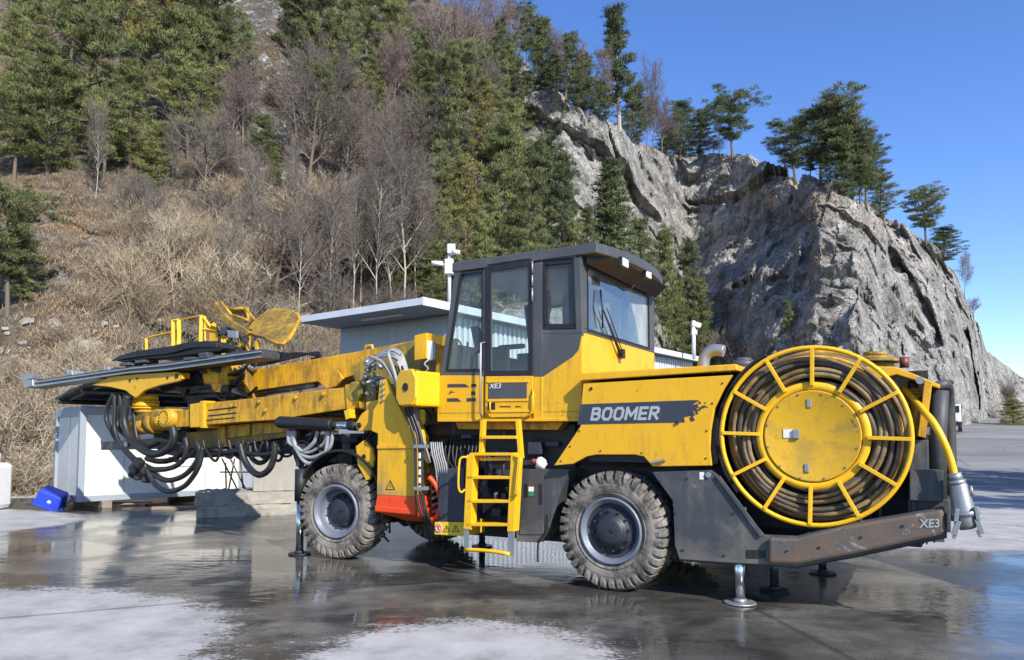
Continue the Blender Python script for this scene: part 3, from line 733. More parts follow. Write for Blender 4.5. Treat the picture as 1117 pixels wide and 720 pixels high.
# ---- wheels
TR = .672
def make_wheel(u, vface, rz, front, sgn=1):
    root = empty('wheel', (u, vface, TR), rz, rig)
    W = .46*sgn
    prof = [(.05, .37), (.015, .40), (.0, .47), (.0, .52), (.012, .57), (.035, .605), (.09, .625), (.23, .635), (.37, .625), (.425, .605), (.448, .57), (.46, .52), (.46, .47), (.445, .40), (.41, .37)]
    b = MB(); b.lathe([(y*sgn, r) for y, r in prof], (0, 0, 0), 72)
    nl = 36
    path = [(.001, .540), (-.004, .585), (.004, .632), (.035, .660), (.10, .670), (.17, .673), (.238, .674)]
    ang = [0., .01, .02, .03, .055, .085, .115]
    hw = [.038, .044, .050, .054, .056, .057, .057]
    for side in (0, 1):
        for k in range(nl):
            a0 = 2*math.pi*(k+.5*side)/nl+random.uniform(-.004, .004)
            vs = []
            for (y, r), da, w in zip(path, ang, hw):
                yy = y if side == 0 else .46-y
                yi = (.23+(yy-.23)*.90); ri = r-.055
                for (q, rr, aa) in ((yi, ri, -w*1.15), (yy, r, -w), (yy, r, w), (yi, ri, w*1.15)):
                    A = a0+da+aa
                    vs.append((rr*math.cos(A), q*sgn, rr*math.sin(A)))
            fs = []
            for i in range(len(path)-1):
                p = i*4
                fs += [(p, p+4, p+5, p+1), (p+1, p+5, p+6, p+2), (p+2, p+6, p+7, p+3)]
            fs += [(0, 1, 2, 3), (24, 27, 26, 25)]
            b.add(vs, fs)
    # moulded rings on the sidewall
    for rr in (.425, .505):
        b.tube([(rr*math.cos(2*math.pi*i/60), .003*sgn, rr*math.sin(2*math.pi*i/60)) for i in range(60)], .006, 6, closed=True)
    b.build('tyre', 'tyre', root)
    b = MB()
    deep = .20 if front else .07
    b.lathe([(y*sgn, r) for y, r in [(.06, .385), (.0, .375), (-.008, .362), (.0, .35), (.02, .335), (.03, .315), (.03+(deep-.03)*.35, .308)]], (0, 0, 0), 64)
    b.build('rim', 'rim', root)
    b = MB(); b.lathe([(y*sgn, r) for y, r in [(.03+(deep-.03)*.3, .309), (deep-.01, .295), (deep, .27), (deep+.01, .0)]], (0, 0, 0), 64); b.build('rim_dish', 'rim' if front else 'rimdark', root)
    b = MB()
    if front:
        b.lathe([(y*sgn, r) for y, r in [(.20, .25), (.165, .24), (.155, .20), (.12, .17), (.10, .10), (.095, 0)]], (0, 0, 0), 36)
        nb, br, y0 = 10, .205, .15
    else:
        b.lathe([(y*sgn, r) for y, r in [(.08, .265), (.05, .26), (.045, .19), (.0, .165), (-.02, .15), (-.03, .12), (-.034, 0)]], (0, 0, 0), 40)
        nb, br, y0 = 12, .225, .045
    for k in range(nb):
        a = 2*math.pi*k/nb+.1
        b.cyl((br*math.cos(a), (y0+.02)*sgn, br*math.sin(a)), (br*math.cos(a), (y0-.028)*sgn, br*math.sin(a)), .014, n=6)
    b.build('hub', 'hub', root)
    b = MB(); b.cyl((.06, -.034*sgn if not front else .09*sgn, .03), (.06, (-.05 if not front else .075)*sgn, .03), .03, n=12); b.build('drain_plug', 'hub', root)
    return root
make_wheel(.03, .0, R(-2), False)
make_wheel(.03, 2.62, R(0), False, -1)
make_wheel(-4.15, .02, R(7), True)
make_wheel(-4.05, 2.62, R(7), True, -1)
b = MB(); b.cyl((.03, .4, TR), (.03, 2.2, TR), .17); b.span((-.25, .9, .45), (.3, 1.7, .95)); b.build('rear_axle', 'black', rig)
b = MB(); b.cyl((-4.1, .45, TR), (-4.1, 2.2, TR), .16); b.span((-4.35, .9, .45), (-3.8, 1.7, .9)); b.build('front_axle', 'black', rig)

# ---- central frame and dark underbody
b = MB()
b.span((-3.4, .75, .62), (3.1, 1.95, 1.25)); b.span((-5.6, .9, .8), (-3.4, 1.8, 1.55))
b.span((-2.9, .45, 1.3), (-.6, 2.3, 1.9))
b.span((-1.0, .5, 1.35), (1.25, 2.5, 1.95)); b.span((1.0, .75, .9), (3.1, 2.5, 2.25))
b.span((-2.35, .6, .55), (-.7, 1.2, 1.35))
b.span((-3.1, 1.15, .32), (-.75, 2.3, .62)); b.build('main_frame', 'black', rig, .02)
# clutter seen under the cab: tanks, valves, pipes
b = MB()
for i in range(46):
    x = random.uniform(-2.9, -.5); z = random.uniform(.75, 1.75); v = random.uniform(.32, .5)
    if random.random() < .5: b.cyl((x, v, z), (x+random.uniform(-.05, .05), v, z+random.uniform(.08, .3)), random.uniform(.015, .05), n=10)
    else: b.box((x, v, z), (random.uniform(.05, .22), .1, random.uniform(.04, .16)))
b.build('valve_block', 'navy', rig, .004)
b = MB()
for i in range(16):
    x = -2.9+.06*i
    b.tube(spline([(x, .42, 1.75), (x+.03, .30, 1.5), (x+.25*random.random(), .25, 1.25), (x+.3, .35, .9)], 5), .014, 6)
b.build('hose_bundle', 'rubber', rig)
b = MB()
for i in range(6):
    x = -2.48+.035*i
    b.tube(spline([(x-.1, .15, 1.66), (x-.05, .12, 1.5), (x+.0, .12, 1.35), (x+.02, .15, 1.1)], 5), .011, 6)
b.build('hose_bundle', 'hosegrey', rig)
# light-coloured tank and white rag / gloves lying on the box beside the ladder
b = MB(); b.px([(586, 475), (592, 475), (592, 502), (586, 502)], .5, .6); b.px([(612, 476), (616, 476), (616, 500), (612, 500)], .5, .6); b.build('bright_bracket', 'white', rig)
b = MB(); p = L(590, 506, .25)
b.add([(p.x+.075*math.cos(a)*math.cos(e)*(1+.25*math.sin(3*a+e*5)), p.y+.06*math.sin(a)*math.cos(e), p.z+.075*math.sin(e)*(1+.2*math.cos(2*a))) for e in np.linspace(-1.5, 1.5, 7) for a in np.linspace(0, 2*math.pi, 12, endpoint=False)],
      [(i*12+j, i*12+(j+1) % 12, (i+1)*12+(j+1) % 12, (i+1)*12+j) for i in range(6) for j in range(12)], True)
b.build('rag', 'white', rig)
b = MB(); p = L(582, 503, .22); b.cyl((p.x, p.y, p.z-.03), (p.x, p.y, p.z+.03), .03, n=12); b.build('cap', 'redlamp', rig)

# ---- grey side skirts and tail beam
b = MB()
b.px([(711, 515), (775, 513), (781, 517), (832, 584), (869, 585), (920, 572), (1030, 553), (1033, 585), (930, 607), (869, 618), (835, 616), (780, 613), (741, 610), (736, 595), (734, 547)], .0, .09)
b.build('side_skirt', 'grey', rig, .006)
b = MB()
b.px([(838, 586.5), (869, 587), (920, 574), (1029, 555.5), (1032, 583), (930, 605), (869, 616), (838, 615)], -.075, -.003)
b.build('tail_beam', 'beam', rig, .03)
b = MB(); b.px([(814, 600), (835, 600), (835, 609), (814, 609)], -.006, .0); b.build('lifting_slot', 'black', rig)
b = MB(); b.px([(780, 519), (829, 586), (833, 584), (785, 519)], -.03, .0); b.build('skirt_rib', 'grey', rig, .004)
b = MB()
b.px([(741, 612), (780, 615), (835, 618), (869, 620), (930, 609), (1033, 587), (1033, 560), (1020, 560), (869, 598), (741, 600)], .1, 2.75); b.build('belly_plate', 'navy', rig)
b = MB(); b.px([(763, 515), (768, 515), (768, 523), (763, 523)], -.004, 0); b.build('label_plate', 'white', rig)
b = MB(); p = L(773, 518, 0); b.cyl((p.x, 0, p.z), (p.x, -.02, p.z), .03, n=10); b.build('bolt', 'steel', rig)
p = L(1003, 575.5, -.079)
text('lettering', 'XE3', .105, (p.x, p.y, p.z), (R(90), R(-13)*0, 0), 'letter', rig, .2, .002, .9).rotation_euler = (R(90), R(-5), 0)
# far side skirt so that the rig is closed from the side
b = MB(); b.span((.7, 2.66, .45), (3.3, 2.75, 1.35)); b.build('side_skirt', 'grey', rig, .006)

# ---- hood
b = MB()
b.px([(636, 418), (799, 409), (789, 425), (779, 446), (775, 470), (774, 490), (776, 508), (712, 509), (702, 498), (692, 496), (650, 496), (640, 498), (625, 506), (604, 508), (633, 465), (634, 440)], .0, .05)
b.build('hood_side', 'yellow', rig, .008)
b = MB(); b.px([(634, 407), (803, 397), (804, 404), (636, 415)], -.03, 2.72); b.build('hood_lid', 'yellow', rig, .01)
b = MB(); a = L(640, 410, 0); e = L(782, 480, 0)
b.span((a.x, .06, 1.45), (1.22, 2.66, a.z-.07)); b.span((-1.0, .5, .8), (1.25, .56, 1.5)); b.build('engine_bay', 'black', rig)
b = MB(); b.span((-.3, 2.67, 1.45), (1.25, 2.72, 2.4)); b.build('hood_side', 'yellow', rig, .008)
b = MB(); b.px([(633, 441), (757, 436.4), (763, 436.6), (756, 441), (763, 444), (752, 449), (757, 453), (746, 455), (747, 460.6), (630, 463)], -.004, -.001); b.build('decal_stripe', 'navy', rig)
b = MB()
for i in range(30):
    q = random.random(); x = 750+q*22; y = 439+random.random()*20
    if y > 461-q*14: continue
    s_ = (2.6-q*1.6)*random.uniform(.7, 1.3)
    b.px([(x-s_, y-s_*.6), (x+s_*.4, y-s_), (x+s_, y+s_*.5), (x-s_*.3, y+s_)], -.004-.0001*i, -.001)
b.build('decal_flecks', 'navy', rig)
GL = {'B': (.72, [[(0, 0), (0, 1)], [(0, 1), (.48, 1), (.64, .88), (.64, .66), (.48, .53), (0, .53)], [(.48, .53), (.70, .40), (.70, .14), (.54, 0), (0, 0)]]),
 'O': (.76, [[(0, .22), (0, .78), (.18, 1), (.56, 1), (.74, .78), (.74, .22), (.56, 0), (.18, 0), (0, .22), (0, .3)]]),
 'M': (.90, [[(0, 0), (0, 1)], [(0, 1), (.45, .30)], [(.45, .30), (.90, 1)], [(.90, 1), (.90, 0)]]),
 'E': (.62, [[(0, 0), (0, 1)], [(0, 0), (.62, 0)], [(0, 1), (.62, 1)], [(0, .5), (.55, .5)]]),
 'R': (.72, [[(0, 0), (0, 1)], [(0, 1), (.50, 1), (.66, .88), (.66, .62), (.50, .48), (0, .48)], [(.30, .48), (.70, 0)]])}
p = L(645.2, 458.6, -.005); pe = L(717, 458, -.005); hgt_ = (L(645, 445, 0).z-L(645, 458.8, 0).z)
word = 'BOOMER'; sw = .25; gap_ = .36; tot = sum(GL[c][0] for c in word)+gap_*5; fx = (pe.x-p.x)/tot; fz = hgt_/(1+sw*.8)
cx_ = 0.; kk_ = 0
for ch in word:
    b = MB()
    for st_k in GL[ch][1]:
        for (xa, ya), (xb, yb) in zip(st_k[:-1], st_k[1:]):
            a_ = Vector((xa*fx, ya*fz)); c_ = Vector((xb*fx, yb*fz)); d_ = (c_-a_).normalized(); n_ = Vector((-d_.y, d_.x))*sw*fz/2; e_ = d_*sw*fz*.42; kk_ += 1
            V4 = [a_-e_-n_, c_+e_-n_, c_+e_+n_, a_-e_+n_]; yv = -.0046-.00012*(kk_ % 12)
            b.add([(p.x+cx_*fx+q.x+.22*q.y, yv, p.z+sw*fz*.4+q.y) for q in V4]+[(p.x+cx_*fx+q.x+.22*q.y, -.003, p.z+sw*fz*.4+q.y) for q in V4], [(0, 1, 2, 3), (7, 6, 5, 4), (0, 4, 5, 1), (1, 5, 6, 2), (2, 6, 7, 3), (3, 7, 4, 0)])
    b.build('lettering', 'letter', rig); cx_ += GL[ch][0]+gap_
b = MB(); p = L(719, 503, 0); b.box((p.x, -.02, p.z), (.16, .04, .025), ry=-.2); b.build('latch', 'steel', rig, .003)
b = MB(); p = L(645, 424, 0); b.cyl((p.x, 0, p.z), (p.x, -.012, p.z), .018, n=10); p = L(740, 461, 0); b.cyl((p.x-.02, 0, p.z), (p.x, -.012, p.z), .02, n=8); b.build('bolt', 'black', rig)
b = MB()
for x in range(645, 800, 19): q = L(x, 412.6-(x-645)*.045, 0); b.cyl((q.x, -.001, q.z), (q.x, -.008, q.z), .011, n=6)
for (x, y) in ((612, 503), (622, 487), (632, 470), (770, 500), (771, 470), (777, 440), (788, 418), (700, 494), (655, 492)): q = L(x, y, 0); b.cyl((q.x, .001, q.z), (q.x, -.008, q.z), .010, n=6)
for (x, y) in ((720, 525), (737, 560), (745, 600), (790, 606), (800, 560), (750, 522), (860, 600), (895, 596), (940, 585), (985, 573)): q = L(x, y, 0); b.cyl((q.x, .001, q.z), (q.x, -.012 if x < 838 else -.085, q.z), .013, n=6)
b.build('bolt', 'hub', rig)
# exhaust elbow and pre-cleaner dome on the hood
b = MB(); p = L(771, 401, 1.5)
b.tube(spline([(p.x-.05, 1.5, p.z-.12), (p.x-.04, 1.5, p.z+.06), (p.x+.0, 1.5, p.z+.17), (p.x+.10, 1.5, p.z+.22), (p.x+.22, 1.5, p.z+.20)], 5), .075, 14); b.build('exhaust_pipe', 'steel', rig)
b = MB(); p = L(811, 402, 1.2); b.lathe([(0, 0), (0, 0)], (0, 0, 0), 3)
b = MB()
for (r0, z0, r1, z1) in ((.14, -.1, .15, .02), (.15, .02, .13, .09), (.13, .09, .07, .13)):
    b.cyl((p.x, 1.2, p.z+z0), (p.x, 1.2, p.z+z1), r0, r1, 20)
b.build('air_cleaner_dome', 'cabgrey', rig)

# ---- cab
VC = .14
b = MB()   # charcoal shell frame on the near side, built member by member round the openings
def cabpoly(pts, mat, name, v0=VC, v1=VC+.06, bev=.006):
    m_ = MB(); m_.px(pts, v0, v1); return m_.build(name, mat, cab, bev)
cab = MB().px([(480, 411), (634, 411.5), (634, 457), (478, 457)], VC+.03, VC+.07).build('cab', 'yellow', rig, .004)
b = MB()
b.px([(498, 285), (628, 268), (629, 281), (592, 284), (588, 284), (527, 292), (500, 296)], VC-.005, VC+.06)      # roof rail
b.px([(497, 287), (504, 294), (486, 405), (480, 411)], VC-.003, VC+.06)                                         # raked front post
b.px([(527, 292), (534.5, 291), (534.5, 411), (525.5, 411)], VC, VC+.06)                                        # post ahead of the door
b.px([(577.5, 287), (592, 284), (592, 363), (591, 411), (577.5, 411)], VC, VC+.06)                              # post behind the door
b.px([(625.5, 281), (633, 281), (635, 363), (628, 363)], VC, VC+.06)                                            # rear post
b.px([(486, 404.5), (527, 404.5), (527, 411), (480, 411)], VC+.002, VC+.06)
b.px([(534, 403.5), (578, 403.5), (578, 411), (534, 411)], VC+.002, VC+.06)
b.px([(591, 358.5), (635, 358.5), (635, 364), (591, 364)], VC+.002, VC+.06)
b.build('cab_frame', 'cabgrey', cab, .006)
b = MB(); b.px([(591.5, 364), (635, 364), (631, 382), (625, 389), (592, 411), (591.5, 411)], VC+.004, VC+.055); b.build('side_panel', 'cabgrey', cab)
b = MB(); b.px([(592, 411), (625, 389), (631, 382), (634.5, 364), (634.5, 457), (592, 457)], VC+.006, VC+.06); b.build('rear_side_panel', 'yellow', cab)
b = MB(); b.px([(478, 409.5), (527, 409.5), (527, 458), (477, 458)], VC, VC+.03); b.px([(582, 411), (592, 411), (592, 458), (582, 458)], VC+.001, VC+.05)
b.px([(477, 457), (634, 456.5), (634, 459.5), (477, 460)], VC-.01, VC+.08); b.build('lower_panel', 'yellow', cab, .004)
# door: frame ring, lower yellow leaf, tread plate and grab
dr_ = MB()
dr_.px([(529.5, 410.5), (581, 410), (581, 451), (572, 455), (535, 455.5), (529, 450)], VC-.025, VC+.0)
door = dr_.build('door', 'yellow', cab, .006)
b = MB()
b.px([(530, 288.5), (577, 281), (577, 289.5), (537, 296)], VC-.02, VC-.004); b.px([(530, 288.5), (535.5, 296), (535, 410), (529.5, 410)], VC-.02, VC-.004)
b.px([(576, 282), (580.5, 281.5), (581, 410), (576, 410)], VC-.02, VC-.004); b.px([(530, 404), (580, 404), (581, 411), (529.5, 411)], VC-.021, VC-.004)
b.build('door_frame', 'black', cab, .004)
b = MB(); b.px([(532.5, 418), (574.5, 417.3), (574.5, 434.5), (532.5, 435)], VC-.03, VC-.026); b.build('name_plate', 'cabgrey', cab)
p = L(533.5, 423.8, VC-.034); text('lettering', 'XE3', .085, tuple(p), (R(90), 0, 0), 'whiteletter', cab, .2, .0006, 1.2)
b = MB(); b.px([(531, 415.5), (576.5, 415), (576.5, 417), (531, 417.5)], VC-.036, VC-.02); b.px([(531, 435.5), (576, 435), (576, 437.5), (531, 438)], VC-.036, VC-.02)
b.px([(530, 447.5), (577, 447), (577, 449.5), (530, 450)], VC-.036, VC-.02); b.build('door_trim', 'yellow_clean', cab, .002)
b = MB(); b.px([(532, 439), (540, 439), (540, 447), (532, 447)], VC-.028, VC-.024); b.build('latch_recess', 'black', cab)
b = MB(); q0 = L(534.5, 439, VC-.06); q1 = L(534.5, 448, VC-.06); b.tube([(q0.x, VC-.02, q0.z), tuple(q0), tuple(q1), (q1.x, VC-.02, q1.z)], .011, 8); b.build('door_handle', 'yellow_clean', cab)
b = MB(); b.px([(545, 443), (557, 443), (557, 444.3), (545, 444.3)], VC-.027, VC-.025); b.px([(562, 443), (568, 443), (568, 444.3), (562, 444.3)], VC-.027, VC-.025); b.build('stencil', 'black', cab)
b = MB()
for y0, y1 in ((285, 298), (300, 312), (314, 330)):
    q0 = L(580.5, y0, VC-.03); q1 = L(580.8, y1, VC-.03); b.cyl(tuple(q0), tuple(q1), .012, n=8)
b.build('hinge', 'steel', cab)
# decal bars on the front lower panel
b = MB(); b.px([(488, 419), (507, 418.8), (512, 422.3), (488, 422.5)], VC-.004, VC-.001); b.px([(514, 418.8), (519.5, 418.7), (519.5, 422.3), (514, 422.4)], VC-.004, VC-.001)
b.px([(487.5, 434.5), (499, 434.3), (503, 438), (487.5, 438.2)], VC-.004, VC-.001); b.px([(509, 434.3), (519, 434), (519, 437.8), (509, 438)], VC-.004, VC-.001)
b.px([(489, 430), (490.5, 430), (493, 426), (491.5, 426)], VC-.004, VC-.001); b.px([(491.5, 427.6), (495.5, 427.2), (495, 428.2), (491, 428.6)], VC-.0035, VC-.001)
b.px([(514, 427), (518.5, 427), (518.5, 431), (514, 431)], VC-.004, VC-.001); b.build('decal_bars', 'navy', cab)
# panel joints
b = MB(); b.px([(589, 411), (589.6, 411), (589.6, 449), (589, 449)], VC-.001, VC+.0025); b.px([(589, 449), (634, 448.7), (634, 449.4), (589, 449.7)], VC+.004, VC+.0055); b.px([(479, 450.3), (524, 450), (524, 450.6), (479, 451)], VC-.002, VC-.0005); b.build('panel_joint', 'olive', cab)
# rear wall (v runs from the near side to the far side)
UR = L(634.5, 400, VC).x
VF = 2.76
zt = L(628, 281, VC).z; zb = L(634, 457, VC).z; zy = L(634, 364.5, VC).z; zr = L(628, 268, VC).z
gz0 = Lu(640, 359, UR).z; gv0 = Lu(641, 359, UR).y; gv1 = Lu(707.5, 379, UR).y; gz1 = zt-.10
b = MB(); b.span((UR-.05, VC+.02, zb), (UR, VF, gz0-.05)); b.build('rear_wall', 'yellow', cab, .012)
b = MB()
b.span((UR-.05, VC+.01, gz0-.05), (UR+.004, VF, gz0)); b.span((UR-.05, VC+.01, gz1), (UR+.004, VF, zt+.02))
b.span((UR-.05, VC+.005, gz0), (UR+.004, gv0, gz1)); b.span((UR-.05, gv1, gz0), (UR+.004, VF, gz1)); b.build('rear_frame', 'cabgrey', cab, .008)
b = MB(); b.span((UR-.02, gv0, gz0), (UR-.012, gv1, gz1)); b.build('rear_window', wiped_glass(Lu(678, 389, UR)), cab)
b = MB(); e_ = .022
b.span((UR+.004, gv0-e_, gz0-e_), (UR+.014, gv1+e_, gz0+.006)); b.span((UR+.004, gv0-e_, gz1-.006), (UR+.014, gv1+e_, gz1+e_)); b.span((UR+.003, gv0-e_, gz0), (UR+.013, gv0+.006, gz1)); b.span((UR+.003, gv1-.006, gz0), (UR+.013, gv1+e_, gz1)); b.build('window_seal', 'black', cab)
# front wall: raked windscreen plane
fu_t = L(498, 290, VC).x; fu_b = L(480, 411, VC).x; zf_b = L(480, 411, VC).z
b = MB(); b.span((fu_b-.02, VC+.04, zb), (fu_b+.03, VF, zf_b)); b.build('front_wall', 'yellow', cab, .01)
b = MB(); b.hull([(fu_b, VC+.06, zf_b), (fu_b+.008, VC+.06, zf_b), (fu_t+.008, VC+.06, zt), (fu_t, VC+.06, zt)], [(fu_b, VF, zf_b), (fu_b+.008, VF, zf_b), (fu_t+.008, VF, zt), (fu_t, VF, zt)]); b.build('windscreen', 'glass', cab)
for vm in (VF-.09,):
    b = MB(); b.hull([(fu_b-.01, vm, zf_b), (fu_b+.09, vm, zf_b), (fu_t+.09, vm, zt), (fu_t-.01, vm, zt)], [(fu_b-.01, vm+.09, zf_b), (fu_b+.09, vm+.09, zf_b), (fu_t+.09, vm+.09, zt), (fu_t-.01, vm+.09, zt)]); b.build('front_post', 'cabgrey', cab, .006)
# far side: frame with large window
b = MB(); b.span((fu_b, VF-.06, zb), (UR, VF, zf_b)); b.build('far_panel', 'yellow', cab)
b = MB(); b.span((-1.05, VF-.06, zf_b), (-.92, VF, zt)); b.span((UR-.12, VF-.055, zf_b), (UR-.06, VF, zt)); b.span((fu_t, VF-.06, zt-.08), (UR-.06, VF-.002, zt)); b.build('far_post', 'cabgrey', cab)
b = MB(); b.span((fu_t+.12, VF-.035, zf_b), (UR-.1, VF-.028, zt-.08)); b.build('far_window', 'glass', cab)
# floor, roof, visor
b = MB(); b.span((fu_b+.04, VC+.08, zb+.02), (UR-.06, VF-.07, zb+.1)); b.build('floor_plate', 'black', cab)
b = MB()
def roof_outline(z, grow=0.):
    pts = [(fu_t-.06-grow, VC-.02), (UR+.02, VC-.02)]
    for i in range(13):
        t = i/12; v = VC-.02+(VF-VC+.04)*t
        pts.append((UR+.10+.30*math.sin(math.pi*min(1, .08+t*.92))**.7, v))
    pts += [(UR+.05, VF+.02), (fu_t-.06-grow, VF+.02)]
    return [(x, y, z) for x, y in pts]
b.hull(roof_outline(zt+.02), roof_outline(zr)); roof = b.build('roof', 'cabgrey', cab, .012)
b = MB(); b.hull([(UR+.05, VC+.05, zt-.08), (UR+.05, VC+.05, zt+.02), (UR+.30, VC+.3, zt+.02)], [(UR+.05, VF-.05, zt-.08), (UR+.05, VF-.05, zt+.02), (UR+.30, VF-.3, zt+.02)]); b.build('visor_box', 'black', cab)
b = MB()
for q in ((681, 287), (706.5, 299.5)):
    s_ = Lu(q[0], q[1], UR+.42 if q[0] < 700 else UR+.37); b.box(tuple(s_), (.05, .17, .10))
b.build('work_lamp', 'lamp', cab, .01)
b = MB()
for q in ((681, 287), (706.5, 299.5)):
    s_ = Lu(q[0], q[1], UR+.42 if q[0] < 700 else UR+.37); b.box((s_.x-.015, s_.y, s_.z), (.05, .20, .13))
b.build('lamp_housing', 'black', cab, .008)
# rear wiper
b = MB(); w0 = Lu(678, 389, UR+.05); w1 = Lu(657, 335, UR+.05)
b.tube([tuple(w0), tuple(w1)], [.022, .010], 8); w2 = Lu(681, 389, UR+.05); w3 = Lu(662, 336, UR+.05); b.tube([tuple(w2), tuple(w3)], .008, 6)
b.box(tuple(Lu(678.5, 386, UR+.05)), (.06, .09, .12)); b.build('wiper_arm', 'black', cab)
b = MB(); w4 = Lu(655, 316, UR+.03); w5 = Lu(657.5, 358, UR+.03); b.tube([tuple(w4), tuple(w1), tuple(w5)], .011, 6); b.build('wiper_blade', 'black', cab)
b = MB(); b.tube([tuple(Lu(687.5, 317, UR+.03)), tuple(Lu(692, 310, UR+.12))], .008, 6); b.build('washer_pipe', 'steel', cab)
# near-side glass
b = MB(); b.px([(503, 296), (527, 293), (527, 405), (486, 405)], VC+.025, VC+.032); b.build('front_quarter_window', 'glass', cab)
b = MB(); b.px([(535, 296), (577, 289), (577, 404), (534, 404)], VC-.012, VC-.006); b.build('door_window', 'glass', cab)
b = MB(); b.px([(592, 284), (626, 281), (628, 358.5), (592, 359)], VC+.025, VC+.032); b.build('rear_quarter_window', 'glass', cab)
b = MB()
for pts in ([(593, 286.5), (624.5, 284), (624.5, 286.5), (593, 289)], [(592.5, 287), (595, 287), (595, 357), (592.5, 357)], [(623, 285), (625.5, 285), (627.5, 357), (625, 357)], [(592.5, 353.5), (627.5, 353), (627.5, 358), (592.5, 359)]):
    b.px(pts, VC-.006, VC+.022)
b.build('window_seal', 'black', cab)
b = MB()
for pts in ([(502.5, 297.5), (526.5, 294.5), (526.5, 296.5), (502.5, 299.5)], [(525, 295), (527, 295), (527, 404), (525, 404)], [(486.5, 402.5), (526.5, 402.5), (526.5, 405), (486.2, 405)], [(501.5, 298), (503.5, 298), (487.5, 404), (485.7, 404)]):
    b.px(pts, VC-.006, VC+.022)
b.build('window_seal', 'black', cab)
# interior: seat, console, levers, inner equipment
b = MB()
q = L(567, 395, 1.0); b.box((q.x, 1.15, q.z-.05), (.5, .5, .14)); b.box((q.x+.22, 1.15, q.z+.38), (.13, .5, .8), ry=-.12); b.box((q.x+.3, 1.15, q.z+.9), (.1, .28, .24), ry=-.12); b.box((q.x, 1.15, q.z-.35), (.3, .3, .5)); b.box((q.x-.05, .86, q.z+.2), (.42, .07, .07))
b.build('operator_seat', 'seat', cab, .03)
b = MB(); q = L(548, 400, .7)
b.box((q.x, 1.5, q.z-.1), (.3, .3, .7)); b.box((fu_b+.45, 1.4, q.z+.0), (.3, 1.2, .3)); b.box((q.x-.05, .62, q.z+.03), (.35, .16, .45)); b.build('console', 'seat', cab, .02)
b = MB(); q = L(505, 375, .8)
b.tube(spline([(q.x-.05, .8, q.z-.4), (q.x-.02, .8, q.z-.05), (q.x-.12, .8, q.z+.08), (q.x-.15, .8, q.z-.02)], 5), .012, 6)
b.box((q.x+.22, .85, q.z+.05), (.1, .28, .34), rz=.4, ry=-.2); b.tube([(q.x+.2, .85, q.z-.4), (q.x+.2, .85, q.z)], .02, 6)
b.cyl((q.x+.05, .8, q.z-.3), (q.x+.08, .8, q.z+.02), .018, n=8); b.build('control_levers', 'seat', cab)
b = MB(); q = L(609, 340, 1.6); b.box((q.x, 2.3, 3.5), (.5, .1, .9)); b.box((-.8, 2.66, 3.3), (.12, .04, 1.2)); b.build('inner_trim', 'cabgrey', cab)
b = MB(); b.span((fu_t+.05, VC+.07, zt-.05), (UR-.07, VF-.07, zt+.0)); b.build('roof_lining', 'cabgrey', cab)
# handrails
b = MB(); a0 = L(526, 373, VC-.05); 
b.tube([tuple(L(529, 373.5, VC-.02)), tuple(L(524.5, 374, VC-.09)), tuple(L(524, 450, VC-.09)), tuple(L(526, 456, VC-.02))], .013, 8)
b.build('handrail', 'steel', cab)
b = MB(); b.tube([tuple(L(581, 425, VC-.02)), tuple(L(581.5, 428, VC-.06)), tuple(L(581.5, 448, VC-.06)), tuple(L(577, 453, VC-.05)), tuple(L(571, 456, VC-.02))], .011, 8); b.build('grab_bar', 'yellow_clean', cab)
# sub-frame below the cab
b = MB(); b.px([(496, 460), (615, 460), (608, 469), (500, 468)], .3, 2.6); b.px([(494, 468), (500, 462), (506, 500), (494, 498)], .5, .6); b.build('cab_support', 'yellow_dirty', rig, .006)

# ---- ladder
VL = .02
lad = MB()
for x0, x1 in (((526, 458), (523.5, 500)), ((564, 458), (567, 500))):
    lad.px([(x0[0]-2.2, x0[1]), (x0[0]+1.8, x0[1]), (x1[0]+2.2, x1[1]), (x1[0]-1.8, x1[1])], VL, VL+.07)
ladder = empty('ladder', (0, 0, 0), 0, rig); lad.build('side_rail', 'yellow_clean', ladder, .004)
b = MB()
b.px([(509, 496), (516.5, 496), (513.5, 578), (505.5, 577)], VL-.13, VL-.0); b.px([(557, 496), (565, 496), (560.5, 580), (553, 580)], VL-.13, VL-.0); b.build('side_rail', 'yellow_clean', ladder, .005)
b = MB(); b.px([(505.5, 577), (511, 577), (511, 602), (506.5, 602)], VL-.12, VL-.10); b.px([(554, 580), (561, 580), (560, 607), (554, 606)], VL-.12, VL-.10); b.build('rail_foot', 'steel', ladder, .003)
for (xa, xb, y, vv_, th) in ((525, 563, 477, VL+.02, 3.4), (523, 564, 501, VL+.02, 3.0), (512, 560, 495.5, VL-.07, 3.0), (509, 556, 521, VL-.08, 3.2), (509, 556, 547, VL-.08, 3.2), (508, 555, 572.5, VL-.08, 3.2)):
    b = MB(); b.px([(xa, y-th/2), (xb, y-th/2), (xb, y+th/2), (xa, y+th/2)], vv_-.05, vv_+.10); b.build('step', 'yellow_clean', ladder, .004)
b = MB(); pts = [tuple(L(507+49*t, 599.5-1.2*math.sin(math.pi*t)+5*t, VL-.12)) for t in np.linspace(0, 1, 9)]
b.tube(pts, .024, 8); b.build('step', 'yellow_clean', ladder)
b = MB()
b.tube(spline([tuple(L(510, 499, VL-.13)), tuple(L(504, 499, VL-.17)), tuple(L(501, 505, VL-.18)), tuple(L(500, 530, VL-.18)), tuple(L(503, 537, VL-.15)), tuple(L(507, 534, VL-.13))], 4), .014, 8)
b.tube(spline([tuple(L(561, 498, VL-.13)), tuple(L(567, 500, VL-.17)), tuple(L(567, 506, VL-.18)), tuple(L(564, 536, VL-.18)), tuple(L(562, 541, VL-.15)), tuple(L(558, 540, VL-.13))], 4), .014, 8)
b.build('grab_bar', 'yellow_clean', ladder)

